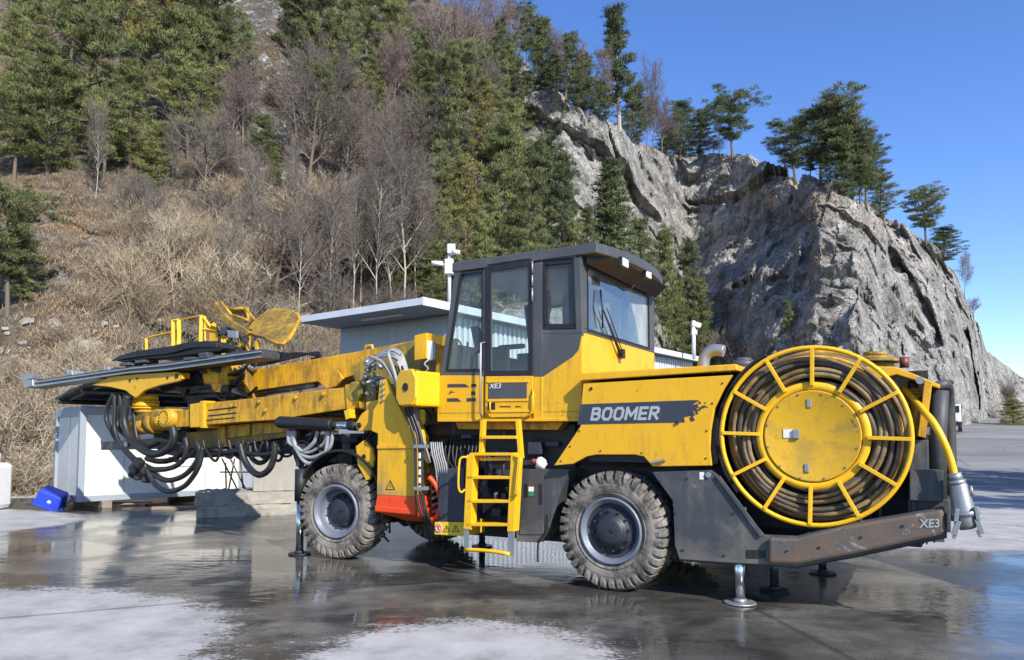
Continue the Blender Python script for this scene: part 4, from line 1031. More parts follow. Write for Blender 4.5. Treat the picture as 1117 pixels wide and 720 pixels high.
# ---- tool box behind the ladder, battery box ahead of it
b = MB(); b.px([(563, 512), (621, 511.5), (617, 524), (610, 540), (600, 572), (596, 582), (588, 592), (563, 590.5)], .12, .62); tb = b.build('tool_box', 'grey', rig, .008)
b = MB(); b.px([(567, 515), (593, 514.6), (593, 583), (567, 583)], .108, .119); b.build('box_door', 'grey', tb, .003)
b = MB()
for x in (573.5, 589.5): b.px([(x-1.6, 528), (x+1.6, 528), (x+1.6, 542 if x < 580 else 550), (x-1.6, 542 if x < 580 else 550)], .100, .1075)
b.build('door_slot', 'black', tb)
b = MB(); b.px([(576.5, 531), (582, 531), (582, 536), (576.5, 536)], .102, .107); b.build('sticker', 'sticker', tb)
b = MB(); b.px([(576.5, 536), (582, 536), (582, 541), (576.5, 541)], .1015, .1068); b.build('sticker', 'green', tb)
b = MB(); b.tube(spline([tuple(L(598, 560, .1)), tuple(L(597, 578, .09)), tuple(L(588, 590, .09)), tuple(L(586.5, 600, .09)), tuple(L(586.5, 613, .09))], 4), .012, 6); b.build('drain_hose', 'rubber', tb)
b = MB(); b.px([(478, 511), (506, 511), (506, 569), (478, 569)], .12, .7); bb = b.build('battery_box', 'navy', rig, .008)
b = MB(); b.px([(474, 569.5), (506, 569.5), (506, 585), (474, 583)], .10, .6); b.build('sill_strip', 'ylabel', bb, .004)
b = MB(); q = L(478.5, 576, .097); b.cyl((q.x, .099, q.z), (q.x, .094, q.z), .058, n=24); b.build('prohibition_sign', 'sticker', bb)
b = MB(); b.tube([(q.x+.047*math.cos(a), .092, q.z+.047*math.sin(a)) for a in np.linspace(0, 2*math.pi, 24, endpoint=False)], .006, 6, closed=True); b.tube([(q.x-.03, .092, q.z+.03), (q.x+.03, .092, q.z-.03)], .005, 5); b.build('prohibition_ring', 'red', bb)
b = MB(); b.box((q.x, .0925, q.z), (.025, .003, .05)); b.build('hand_pictogram', 'black', bb)
b = MB()
for x in (487, 497):
    for (p0, p1) in (((x-3.6, 580), (x+3.6, 580)), ((x-3.6, 580), (x, 573)), ((x+3.6, 580), (x, 573))):
        b.tube([tuple(L(p0[0], p0[1], .097)), tuple(L(p1[0], p1[1], .097))], .004, 5)
    b.cyl(tuple(L(x, 576, .097)), tuple(L(x, 578.5, .097)), .005, n=6)
b.build('warning_triangles', 'black', bb)
b = MB()
for i in range(7):
    y = 517+i*7.5; b.px([(471, y+3), (478, y), (478, y+3), (471, y+6)], .16, .5)
b.px([(469, 512), (472, 512), (471, 566), (469, 566)], .3, .6); b.build('louvre', 'grey', bb, .003)

# ---- yellow support arm with red foot (folded canopy and jack arm)
VM = -.02
b = MB(); b.px([(414, 415), (422, 413), (428, 428), (442, 458), (452, 476), (452, 542), (411, 540), (412, 473), (405, 470), (407, 447), (412, 440)], VM, VM+.05)
arm = b.build('support_arm', 'yellow', rig, .008)
b = MB(); b.px([(414, 417), (428, 428), (442, 458), (451, 476), (451, 541), (412, 539), (414, 473)], VM+.05, VM+.40); b.build('arm_box', 'yellow', arm, .01)
b = MB(); b.px([(411, 486), (452, 485.5), (452, 489), (411, 489.5)], VM-.018, VM-.001); b.build('weld_rib', 'yellow', arm, .004)
b = MB(); b.px([(411.3, 540.3), (452.3, 542.3), (453, 556), (409.5, 553.5), (410, 548)], VM-.004, VM+.42)
foot = b.build('foot_box', 'red', arm, .008)
zz = [L(409, 553, VM-.01), L(453, 555.5, VM-.01)]
b = MB(); x0, x1 = zz[0].x, zz[1].x; z0 = zz[0].z
b.hull([(x0, VM-.02, z0+.02), (x1, VM-.02, z0+.0), (x1+.0, VM-.02, z0-.07), (x0+.0, VM-.02, z0-.06)], [(x0+.12, VM+.42, z0+.02), (x1+.08, VM+.42, z0), (x1+.06, VM+.42, z0-.22), (x0+.22, VM+.42, z0-.22)]); b.build('foot_shoe', 'red', arm, .012)
b = MB(); b.tube(spline([(x1+.10, VM+.15, z0+.42), (x1+.20, VM+.18, z0+.30), (x1+.26, VM+.2, z0+.1), (x1+.2, VM+.2, z0-.1), (x1+.08, VM+.2, z0-.16)], 5), .035, 8); b.build('foot_guard', 'red', arm)
b = MB(); tri = [(421, 534), (430.5, 534), (425.8, 524)]
for i in range(3): b.tube([tuple(L(*tri[i], VM-.003)), tuple(L(*tri[(i+1) % 3], VM-.003))], .005, 5)
b.cyl(tuple(L(425.8, 528, VM-.003)), tuple(L(425.8, 532, VM-.003)), .004, n=6); b.build('warning_triangle', 'black', arm)
b = MB()
for y in (418, 424, 430, 436): b.cyl(tuple(L(418.5, y, VM)), (L(418.5, y, VM).x, VM-.03, L(418.5, y, VM).z), .022, n=10)
b.build('bolt', 'steel', arm)
# hydraulic hoses running down the arm's edge
b = MB()
for k, (dx, mt) in enumerate(((0, 0), (4.0, 0), (7.5, 0))):
    b.tube(spline([tuple(L(431+dx, 400, VM+.1)), tuple(L(435+dx, 420, VM-.06)), tuple(L(443+dx, 450, VM-.10)), tuple(L(452+dx, 478, VM-.10)), tuple(L(453.5+dx, 510, VM-.10)), tuple(L(454+dx, 540, VM-.10)), tuple(L(459+dx, 562, VM-.05)), tuple(L(467+dx*.6, 572, VM+.1))], 6), .020, 8)
b.build('arm_hose', 'rubber', arm)
b = MB()
for y in (487, 533): b.px([(451, y-2), (464, y-2), (464, y+2), (451, y+2)], VM-.14, VM-.06)
b.build('hose_clamp', 'steel', arm, .003)
b = MB()
for k in range(5): b.px([(456.5, 494+k*9), (458.5, 494+k*9), (458.5, 500+k*9), (456.5, 500+k*9)], VM-.125, VM-.115)
b.build('hose_tag', 'sticker', arm)
# grey hose fan above the arm
b = MB()
for k in range(9):
    t = k/8
    b.tube(spline([tuple(L(398+6*t, 404-8*t, .25)), tuple(L(414+6*t, 388-6*t+3*random.random(), .15+.1*t)), tuple(L(432+6*t, 393-8*t, .05+.15*t)), tuple(L(444+6*t, 425, .05+.2*t)), tuple(L(452+5*t, 450, .05+.2*t)), tuple(L(462-8*t, 480, .1+.1*t)), tuple(L(470-4*t, 505, .15+.1*t))], 6), .013, 6)
b.build('hose_fan', 'hosegrey', arm)
b = MB(); b.tube(spline([tuple(L(404, 389, .1)), tuple(L(418, 396, .0)), tuple(L(430, 415, -.06)), tuple(L(437, 432, -.1))], 6), .024, 8); b.tube(spline([tuple(L(437, 387, .0)), tuple(L(428, 382, -.02)), tuple(L(424, 387, -.04)), tuple(L(430, 405, -.07)), tuple(L(434, 422, -.1))], 5), .022, 8); b.build('thick_hose', 'hosegrey', arm)

# ---- yellow valve housing with round port, and lamp bracket
vb = empty('valve_housing', tuple(L(459, 425, .0)), R(78), rig)
oct_ = [(-.13, -.22), (.13, -.22), (.20, -.12), (.20, .15), (.12, .25), (-.12, .25), (-.20, .13), (-.20, -.12)]
b = MB(); b.hull([(-.28, y, z) for y, z in oct_], [(.26, y, z) for y, z in oct_]); 
b2 = MB(); b2.box((0, 0, 0), (.44, .34, .46)); b2.build('housing', 'yellow_clean', vb, .03)
b3 = MB(); b3.hull([(-.26, y*.95, z*.95) for y, z in oct_], [(-.23, y, z) for y, z in oct_]); b3.build('end_plate', 'yellow_clean', vb, .004)
b4 = MB(); b4.cyl((-.262, 0, .02), (-.268, 0, .02), .055, n=20); b4.build('port', 'black', vb)
b = MB(); b.px([(443, 402), (448, 402), (448, 446), (443, 446)], .25, .6); b.build('housing_bracket', 'olive', rig)
b = MB(); b.px([(452, 366), (465, 363), (465, 391), (452, 393)], .35, .4); b.px([(465, 363), (482, 367), (482, 377), (466, 371)], .4, .8); b.px([(476, 370), (486, 372), (488, 462), (474, 456)], .7, .75); lb = b.build('lamp_bracket', 'yellow', rig, .006)
b = MB(); b.px([(466, 371), (472, 372), (472, 392), (466, 394)], .38, .44); b.build('lamp_lens', 'lamp', lb)
b = MB(); b.tube(spline([tuple(L(468, 392, .36)), tuple(L(463, 397, .3)), tuple(L(467, 402, .3)), tuple(L(462, 408, .3))], 5), .012, 6); b.build('lamp_cable', 'hosegrey', lb)

# ---- front body behind the arm
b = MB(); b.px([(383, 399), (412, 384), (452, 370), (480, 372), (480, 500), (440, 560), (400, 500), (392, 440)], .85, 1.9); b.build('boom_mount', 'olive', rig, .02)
b = MB(); b.px([(330, 475), (480, 470), (480, 560), (440, 575), (372, 520), (340, 520)], .7, 1.9); b.build('front_chassis', 'black', rig, .02)
b = MB()
for i in range(34):
    q = L(random.uniform(398, 418), random.uniform(395, 450), random.uniform(.25, .5)); b.cyl(tuple(q), (q.x+random.uniform(-.12, .12), q.y+random.uniform(-.1, .1), q.z+random.uniform(-.1, .1)), random.uniform(.015, .04), n=8)
b.build('hose_fitting', 'steel', rig)
b = MB()
for i in range(26):
    x, y = random.uniform(395, 470), random.uniform(400, 560)
    b.tube(spline([tuple(L(x, y, .55)), tuple(L(x+random.uniform(-12, 12), y+15, .42)), tuple(L(x+random.uniform(-16, 16), y+34, .5))], 5), .016, 6)
b.build('hose_bundle', 'rubber', rig)
# diamond lug plate
b = MB(); b.px([(388, 487), (397, 480), (405, 489), (407.5, 500), (403.5, 523), (399, 524), (390, 507)], .12, .17); b.build('lug_plate', 'yellow', rig, .006)
b = MB(); q = L(397, 498, .119); b.cyl(tuple(q), (q.x, .114, q.z), .035, n=16); b.build('lug_hole', 'black', rig)
# front mudguard
b = MB(); cu = -4.15; 
for (ra, rb) in ((.80, .83),):
    k = 26
    A = [math.radians(-8+a) for a in np.linspace(0, 172, k)]
    b_out = [(cu+rb*math.cos(a), rb*math.sin(a)+.72) for a in A]; b_in = [(cu+ra*math.cos(a), ra*math.sin(a)+.72) for a in A]
    for i in range(k-1):
        b.prism([b_in[i], b_in[i+1], b_out[i+1], b_out[i]], .08, .62)
b.build('mudguard', 'black', rig)

# ---- jacks
def jack(u, v, ztop, r, tip):
    b = MB(); b.cyl((u, v, .05), (u, v, ztop+.1), r, n=20); j = b.build('jack', 'chrome', rig)
    b = MB(); b.lathe([(0, 0)], (0, 0, 0), 3); b = MB()
    b.cyl((u, v, .006), (u, v, .022), .165, .16, 28); b.cyl((u, v, .022), (u, v, .06), .075, .06, 16); b.build('foot_pad', 'hub' if v > .5 or u < 0 else 'steel', j)
    b = MB(); b.cyl((u, v, ztop+.03), (u, v, ztop+.5), r*1.6, n=20); b.build('cylinder', 'grey' if u > 0 else 'black', j)
jack(1.43, .12, .50, .052, 0); jack(1.62, .95, .5, .05, 0); jack(1.95, 2.35, .5, .05, 0); jack(-4.93, .12, .75, .055, 0); jack(-3.0, 2.1, .7, .05, 0)

# ---- booms
VB = .45
b = MB(); b.px([(222, 440), (261, 436), (385, 421.5), (385, 445), (300, 458), (261, 460.5), (222, 464)], VB, VB+.42); nb = b.build('boom', 'yellow_dirty', rig, .012)
b = MB(); b.px([(376, 420), (388, 417), (392, 425), (390, 445), (378, 449)], VB-.03, VB+.45); b.build('boom_root', 'yellow_dirty', nb, .012)
b = MB(); b.px([(207, 441), (222, 438.5), (222, 466), (207, 466.5)], VB-.025, VB+.445); b.px([(218, 437.5), (222.5, 437), (222.5, 467), (218, 467.3)], VB-.045, VB+.46); b.build('collar', 'yellow', nb, .012)
b = MB(); b.px([(184, 449), (207, 446.5), (207, 465), (184, 467)], VB+.05, VB+.37); b.build('inner_tube', 'yellow_dirty', nb, .008)
b = MB()
for x, y in ((253, 442), (283, 437.5), (323, 433), (353, 429.5), (290, 447)): q = L(x, y, VB); b.cyl((q.x-.0, VB-.01, q.z), (q.x+.03, VB-.05, q.z-.02), .035, .02, 10)
b.build('grease_port', 'yellow_dirty', nb)
b = MB(); b.px([(227, 447), (258, 443.5), (258, 445), (227, 448.5)], VB-.004, VB-.001); b.px([(227, 453), (258, 449.5), (258, 451), (227, 454.5)], VB-.004, VB-.001); b.px([(225, 458), (256, 455), (256, 456.2), (225, 459.2)], VB-.004, VB-.001); b.build('worn_stencil', 'black', nb)
# rotation unit at the boom tip
q = L(184, 456, VB+.0)
b = MB(); b.cyl((q.x, VB-.07, q.z), (q.x, VB+.5, q.z), .17, n=32); rot = b.build('rotation_unit', 'yellow_dirty', rig)
b = MB(); b.cyl((q.x, VB-.10, q.z), (q.x, VB-.07, q.z), .155, n=32)
b.build('gear_cover', 'yellow', rot)
b = MB()
for k in range(14): a = 2*math.pi*k/14; b.cyl((q.x+.125*math.cos(a), VB-.10, q.z+.125*math.sin(a)), (q.x+.125*math.cos(a), VB-.115, q.z+.125*math.sin(a)), .011, n=6)
b.build('bolt', 'black', rot)
for k, (xa, ya, xb, yb, ra, rb) in enumerate(((146, 466, 168, 462, .16, .17), (165, 462, 172, 461, .20, .20), (171, 461, 186, 458, .17, .17))):
    b = MB(); b.cyl(tuple(L(xa, ya, VB+.15)), tuple(L(xb, yb, VB+.15)), ra, rb, 28); b.build('motor_housing', 'yellow_dirty' if k != 1 else 'yellow_grim', rot)
b = MB(); b.px([(146, 452), (160, 450), (170, 446), (176, 452), (160, 462), (146, 460)], VB+.0, VB+.2); b.build('motor_bracket', 'yellow_grim', rot, .01)
b = MB()
for (y0, y1, r) in ((431, 437, .21), (437.5, 439, .235), (439.5, 444, .225), (444.5, 446, .24), (446, 450, .20)):
    c0 = L(159, y0, VB+.15); c1 = L(159, y1, VB+.15); b.cyl((c1.x, c1.y, c0.z), tuple(c1), r, n=28)
b.build('swivel', 'yellow', rot)
# cradle carrying the feed
VFd = .30
b = MB(); b.px([(99.5, 420), (110, 416), (119, 411), (150, 408), (192, 405.5), (198, 408), (199.5, 413), (195, 415.5), (174, 420), (157, 426), (151, 431.5), (148, 434), (143, 431), (137, 426), (120, 422)], VFd, VFd+.06)
cr = b.build('feed_cradle', 'yellow', rig, .008)
b = MB(); b.px([(99.5, 420), (119, 411), (150, 408), (192, 405.5), (199.5, 413), (174, 420), (157, 426), (151, 431.5), (148, 434), (137, 426), (120, 422)], VFd+.34, VFd+.40); b.px([(104, 418), (119, 411.5), (192, 406), (192, 412), (150, 416), (119, 420)], VFd+.06, VFd+.34); b.build('cradle_plate', 'yellow', cr, .006)
b = MB()
for x, y, r in ((193, 410, .045), (183, 412, .022), (142, 415, .025), (150, 413, .018)): q = L(x, y, VFd); b.cyl((q.x, VFd, q.z), (q.x, VFd-.015, q.z), r, n=14)
b.build('cradle_pin', 'black', cr)
# feed: long grey rail with guide channels
b = MB(); b.px([(27, 416.5), (140, 399.8), (180, 395.5), (283, 380.5), (287, 384), (286.5, 390.5), (180, 404.5), (140, 407.5), (31, 423.5), (27, 421)], VFd-.05, VFd+.30); fd = b.build('feed_rail', 'greysteel', rig, .012)
b = MB(); b.px([(29, 417.5), (140, 401.3), (180, 397.3), (284, 382.5), (284, 384.3), (180, 399), (140, 403), (29, 419)], VFd-.075, VFd-.05); b.px([(31, 421), (140, 405.5), (180, 402.5), (284, 388.5), (284, 390), (180, 404), (140, 407), (31, 423)], VFd-.08, VFd-.05); b.build('guide_channel', 'steel', fd, .004)
b = MB(); b.px([(26, 415.5), (35, 413.8), (36, 421), (27, 423.5)], VFd-.1, VFd+.35); b.px([(22, 408), (35, 408.5), (34, 413), (26, 416)], VFd+.02, VFd+.26); b.build('feed_nose', 'steel', fd, .01)
for x, y in ((76, 407), (116, 403)):
    b = MB(); b.px([(x-4, y+3), (x+3, y+2), (x+2, y-3), (x, y-3.5), (x-.5, y-.5), (x-2, y-.5), (x-2, y-4), (x-4, y-4)], VFd, VFd+.25); b.build('rod_clamp', 'steel', fd, .006)
b = MB()
for x, y in ((135, 397), (152, 394), (205, 391), (222, 389), (221, 386)): b.px([(x-5, y-1), (x+5, y-2), (x+5, y+1.2), (x-5, y+2.4)], VFd-.09, VFd+.2)
b.build('carriage_block', 'greysteel', fd, .008)
b = MB(); b.px([(123, 392.5), (131, 387.5), (150, 386), (190, 381.5), (212, 375), (221, 371.5), (236, 372.5), (245, 379.5), (238, 383.5), (215, 386), (180, 391), (150, 393), (135, 396)], VFd, VFd+.25); rd = b.build('rock_drill', 'rubber', fd, .025)
b = MB()
for k in range(4):
    b.tube(spline([tuple(L(124+2*k, 393-1.2*k, VFd-.02)), tuple(L(150, 388.5-1.5*k, VFd-.04)), tuple(L(185, 384.5-1.8*k, VFd-.04)), tuple(L(210, 378.5-1.6*k, VFd-.04)), tuple(L(238, 376.5-.9*k+2, VFd-.02))], 6), .022, 8)
b.build('drill_hose', 'rubber', fd)
# second feed, far side, and its bracket
b = MB(); b.px([(60, 412), (180, 400), (300, 383), (300, 389), (180, 407), (60, 419)], 1.75, 2.1); f2 = b.build('feed_rail', 'greysteel', rig, .012)
b = MB(); b.px([(219, 398), (243, 394), (246, 420), (240, 428), (232, 427), (229, 419), (222, 418)], .62, .68); b.px([(221, 409), (237, 407), (237, 418), (222, 417)], .55, .62); b.build('feed_bracket', 'yellow', rig, .012)
b = MB(); b.px([(197, 404), (221, 401), (221, 418), (200, 424), (175, 428), (172, 421), (197, 416)], .75, 1.3); b.build('tilt_cylinder', 'black', rig, .03)
b = MB(); b.px([(238, 396), (247, 397), (247, 420), (240, 420)], .6, 1.0); b.build('bracket_plate', 'yellow_dirty', rig, .008)
# far boom
V2 = 1.05
b = MB(); b.px([(269, 404.5), (395, 382.5), (452, 371), (452, 395), (382, 410.5), (373, 413), (367, 420), (356, 423), (347, 416), (269, 427.5), (266, 424), (266, 410)], V2, V2+.42); bf = b.build('boom', 'yellow_dirty', rig, .012)
b = MB(); b.px([(247, 411), (266, 406), (269, 404.5), (269, 433), (247, 428)], V2+.05, V2+.38); b.build('inner_tube', 'yellow_dirty', bf, .006)
b = MB()
for k in range(5): x = 249+k*4; b.px([(x, 409-k), (x+1.6, 408.6-k), (x+1.6, 430), (x, 430)], V2-.01, V2+.44)
b.build('telescope_ring', 'yellow_grim', bf, .004)
b = MB(); b.px([(347, 416), (350, 407), (368, 404), (374, 413), (367, 421), (356, 424)], V2-.05, V2-.002); b.px([(268, 411), (271, 411), (271, 424), (268, 424)], V2-.02, V2-.002); b.build('boom_lug', 'yellow_dirty', bf, .008)
b = MB(); q = L(398, 381, V2); b.tube([(q.x-.10, V2+.1, q.z-.06), (q.x-.06, V2+.1, q.z+.07), (q.x+.06, V2+.1, q.z+.07), (q.x+.10, V2+.1, q.z-.06)], .022, 8); b.build('lifting_eye', 'yellow', bf)
b = MB(); b.cyl(tuple(L(270, 431, V2+.1)), tuple(L(345, 419, V2+.1)), .06, n=14); b.build('extension_cylinder', 'greysteel', bf)
b = MB()
for k in range(4): b.tube(spline([tuple(L(238, 402+2*k, V2+.1)), tuple(L(285, 398-1.5*k, V2+.1)), tuple(L(320, 390-1.5*k, V2+.1)), tuple(L(344, 384.5+k, V2+.1)), tuple(L(350, 388, V2+.1)), tuple(L(340, 392, V2+.15))], 6), .022, 7)
b.build('boom_hose', 'rubber', bf)
b = MB()
for i in range(40):
    q = L(random.uniform(238, 280), random.uniform(388, 408), random.uniform(.8, 1.2)); b.tube([tuple(q), (q.x+random.uniform(-.2, .2), q.y+random.uniform(-.1, .1), q.z+random.uniform(-.12, .12))], random.uniform(.012, .03), 7)
b.build('feed_fittings', 'steel', f2)
# third, lower boom
V3_ = .75
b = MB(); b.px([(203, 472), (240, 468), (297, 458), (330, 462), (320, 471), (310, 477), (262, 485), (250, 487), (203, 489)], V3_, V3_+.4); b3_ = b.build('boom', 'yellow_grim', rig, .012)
b = MB(); b.px([(237, 466), (245, 465), (247, 487), (238, 488)], V3_-.03, V3_+.43); b.px([(248, 464.5), (272, 462), (272, 475), (248, 478)], V3_-.03, V3_-.002); b.px([(275, 461.5), (322, 461), (314, 471), (275, 475)], V3_-.03, V3_-.002); b.build('collar', 'yellow_dirty', b3_, .008)
b = MB(); b.px([(165, 470), (203, 468), (250, 487), (330, 475), (330, 494), (250, 498), (200, 500), (172, 494)], V3_+.05, V3_+.6); b.build('boom_undercarriage', 'black', rig, .03)
b = MB(); b.px([(110, 482), (146, 480), (170, 478), (200, 480), (200, 492), (170, 490), (110, 491)], .9, 1.2); lr = b.build('feed_rail', 'greysteel', rig, .01)
b = MB(); q = L(138.5, 484.5, .89); b.cyl(tuple(q), (q.x, .86, q.z), .06, n=16); b.build('rail_bolt', 'steel', lr)
# lift cylinder
b = MB(); b.tube([tuple(L(303, 460.5, .30)), tuple(L(306, 460.5, .30)), tuple(L(361, 463.5, .30)), tuple(L(363, 463.5, .30))], [.07, .095, .09, .08], 22); lc = b.build('lift_cylinder', 'black', rig)
b = MB(); b.cyl(tuple(L(362, 463.5, .30)), tuple(L(386, 464.5, .30)), .055, n=18); b.build('piston_rod', 'chrome', lc)
b = MB(); b.cyl(tuple(L(381, 464.3, .30)), tuple(L(390, 465, .30)), .07, n=18); b.build('rod_end', 'black', lc)
b = MB(); b.px([(387.5, 463), (394, 451.5), (400, 447), (409, 445.5), (407, 469), (392, 470.5), (388.5, 468)], .16, .22); b.px([(387.5, 463), (394, 451.5), (400, 447), (409, 445.5), (407, 469), (392, 470.5), (388.5, 468)], .4, .46); cv = b.build('clevis', 'yellow', rig, .008)
b = MB(); q = L(391.5, 464, .15); b.cyl((q.x, .14, q.z), (q.x, .5, q.z), .04, n=14); b.build('clevis_pin', 'black', cv)
b = MB(); b.px([(399, 439), (412, 436), (412, 447), (400, 450)], .2, .5); b.build('clevis_base', 'yellow', cv, .006)
b = MB(); b.px([(375, 448), (381, 446), (382, 456), (377, 458)], .3, .42); b.build('boom_stop', 'yellow_clean', nb, .005)
# pivot knuckle at the boom root
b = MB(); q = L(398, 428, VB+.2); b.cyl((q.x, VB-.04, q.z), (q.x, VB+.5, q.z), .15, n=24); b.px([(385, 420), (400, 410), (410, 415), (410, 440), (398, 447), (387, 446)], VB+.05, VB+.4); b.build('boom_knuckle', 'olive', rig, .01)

# ---- hose loops hanging from the booms
def hose(pts, v, r=.035, mat='rubber', name='hose_loop', n=9):
    P_ = [tuple(L(p[0], p[1], p[2] if len(p) > 2 else v)) for p in pts]
    b = MB(); b.tube(spline(P_, 7), r, n); return b.build(name, mat, rig)
hose([(139, 432), (136, 447), (136, 462), (142, 478), (156, 491), (172, 495), (186, 487), (190, 476), (188, 466)], .25, .068)
hose([(124, 430), (118, 443), (116, 457), (122, 471), (130, 484), (140, 496), (151, 507)], .3, .042)
hose([(125, 432), (125, 450), (125, 468), (131, 484), (139, 493), (150, 503)], .22, .038)
hose([(131, 430), (131, 444), (128, 458), (130, 468), (138, 476)], .4, .04)
hose([(143, 430), (146, 450), (148, 470), (152, 482), (163, 487), (176, 480)], .45, .045)
hose([(150, 503), (168, 512), (188, 510), (200, 501), (204, 488), (202, 478)], .3, .045)
hose([(156, 508), (170, 519), (184, 524), (200, 519), (213, 506), (218, 492), (214, 482)], .32, .046)
hose([(160, 512), (170, 529), (184, 536), (200, 531), (211, 519), (218, 505), (221, 488)], .28, .044)
hose([(160, 500), (172, 503), (186, 502), (196, 496), (200, 486)], .5, .05)
hose([(185, 500), (195, 503), (207, 497), (216, 486)], .5, .03)
hose([(215, 490), (228, 496), (245, 494), (262, 492), (280, 496), (300, 494), (320, 488)], .5, .035)
hose([(262, 484), (266, 500), (274, 513), (284, 518), (294, 511), (299, 498), (300, 484)], .35, .052)
hose([(272, 486), (275, 500), (284, 505), (292, 499), (295, 486)], .6, .04)
hose([(258, 486), (262, 494), (268, 498)], .6, .03)
b = MB()
for i, (x, y) in enumerate(((152, 505), (147, 511), (158, 512), (151, 518), (160, 521), (146, 516))):
    q = L(x, y, .2+.04*i); b.box(tuple(q), (.19, .12, .16), rz=.3*i, ry=.5+.3*i)
b.build('hose_clamp_block', 'rubber', rig, .035)
rr_ = random.Random(5)
for k in range(13):
    x0 = 318+rr_.uniform(-3, 8); x1 = 342+rr_.uniform(0, 22); dep_ = rr_.uniform(485, 511)
    hose([(x0, 470), (x0-1+k*.3, 482), (x0+8, dep_-5), ((x0+x1)/2, dep_), (x1-4, dep_-10), (x1, 470)], .35+.05*(k % 4), rr_.uniform(.018, .034), 'rubber' if k % 4 else 'hosegrey')
b = MB()
for i in range(20):
    q = L(rr_.uniform(325, 392), rr_.uniform(474, 505), rr_.uniform(.4, .6)); b.box(tuple(q), (rr_.uniform(.05, .25), .1, rr_.uniform(.05, .2)), rz=rr_.random())
b.build('under_boom_valves', 'black', rig, .01)

b = MB()
for i in range(46):     # valves, fittings and short hoses packed between the booms and under the feed
    x = rr_.uniform(196, 262); y = rr_.uniform(402, 440); q = L(x, y, rr_.uniform(.6, 1.0))
    if i % 2: b.box(tuple(q), (rr_.uniform(.08, .3), .14, rr_.uniform(.05, .16)), rz=rr_.random(), ry=rr_.uniform(-.3, .3))
    else: b.tube(spline([tuple(q), (q.x+rr_.uniform(.1, .3), q.y, q.z-rr_.uniform(.02, .2)), (q.x+rr_.uniform(.3, .6), q.y, q.z+rr_.uniform(-.1, .1))], 5), rr_.uniform(.02, .04), 7)
b.build('under_boom_valves', 'black', rig, .008)
b = MB(); b.px([(195, 462), (262, 455), (322, 452), (392, 447), (392, 458), (320, 472), (262, 478), (200, 482)], .95, 1.5); b.px([(240, 405), (268, 402), (268, 436), (240, 440)], .9, 1.3); b.build('boom_core', 'yellow_grim', rig, .02)
b = MB()
for (xa, ya, xb, yb, r) in ((200, 428, 262, 424, .05), (204, 433, 258, 431, .04), (300, 449, 380, 452, .045), (170, 478, 250, 492, .05)): b.cyl(tuple(L(xa, ya, .8)), tuple(L(xb, yb, .8)), r, n=12)
b.build('small_cylinder', 'greysteel', rig)
for k in range(7):
    x = 225+k*13+rr_.uniform(-4, 4); hose([(x, 480), (x+3, 490+rr_.uniform(0, 6)), (x+14, 495+rr_.uniform(0, 8)), (x+22, 482)], .45+.05*k, rr_.uniform(.02, .035))
# ---- service basket on top (posts, rails, raised protective plate)
VS = 1.2
b = MB()
def bar(p, q, t=.035, v=VS): b.tube([tuple(L(p[0], p[1], v)), tuple(L(q[0], q[1], v))], t, 4, smooth=False)
bar((160, 369), (160, 388)); bar((160, 369), (186, 362.5), .02); bar((189, 350), (189.5, 384), .045); bar((195.5, 349), (195.5, 384), .05); bar((189, 350), (195, 349), .03)
bar((196, 349), (221, 344), .014); bar((220, 344), (219, 375), .045); bar((222, 346), (231, 358), .03); bar((222, 359), (238, 361), .03); bar((224, 345), (224, 372), .02)
b.build('basket_rail', 'yellow_clean', rig)
b = MB(); b.tube(spline([tuple(L(232, 355, VS)), tuple(L(240, 358, VS)), tuple(L(244, 364, VS)), tuple(L(244, 374, VS)), tuple(L(243, 398, VS))], 4), .06, 4, smooth=False); b.px([(228, 362), (238, 362), (238, 372), (228, 372)], VS, VS+.3); b.build('basket_post', 'yellow', rig)
b = MB(); b.px([(150, 384), (245, 376), (245, 381), (150, 390)], VS, VS+1.0); b.build('basket_floor', 'black', rig)
b = MB(); b.px([(230, 332), (234, 329), (240, 338), (252, 350), (268, 359), (272, 363), (269, 366), (261, 363), (247, 354), (235, 341)], VS-.1, VS-.03); b.px([(230, 332), (234, 329), (240, 338), (252, 350), (268, 359), (272, 363), (269, 366), (261, 363), (247, 354), (235, 341)], VS+.5, VS+.56); rf = b.build('roof_arm', 'yellow_grim', rig, .01)
b = MB(); b.tube([tuple(L(241, 329, VS)), tuple(L(253, 344, VS))], .022, 6); b.tube([tuple(L(266, 334, VS)), tuple(L(278, 349, VS))], .022, 6); b.tube([tuple(L(255, 344, VS)), tuple(L(272, 350, VS))], .03, 6); b.tube([tuple(L(250, 338, VS+.3)), tuple(L(268, 336, VS+.3))], .03, 6); b.tube([tuple(L(270, 336, VS+.3)), tuple(L(271, 352, VS+.3))], .03, 6); b.build('roof_strut', 'yellow_dirty', rf)
b = MB(); b.px([(250, 337), (266, 336), (268, 352), (256, 350)], VS+.35, VS+.4); b.build('roof_brace', 'yellow_grim', rf)
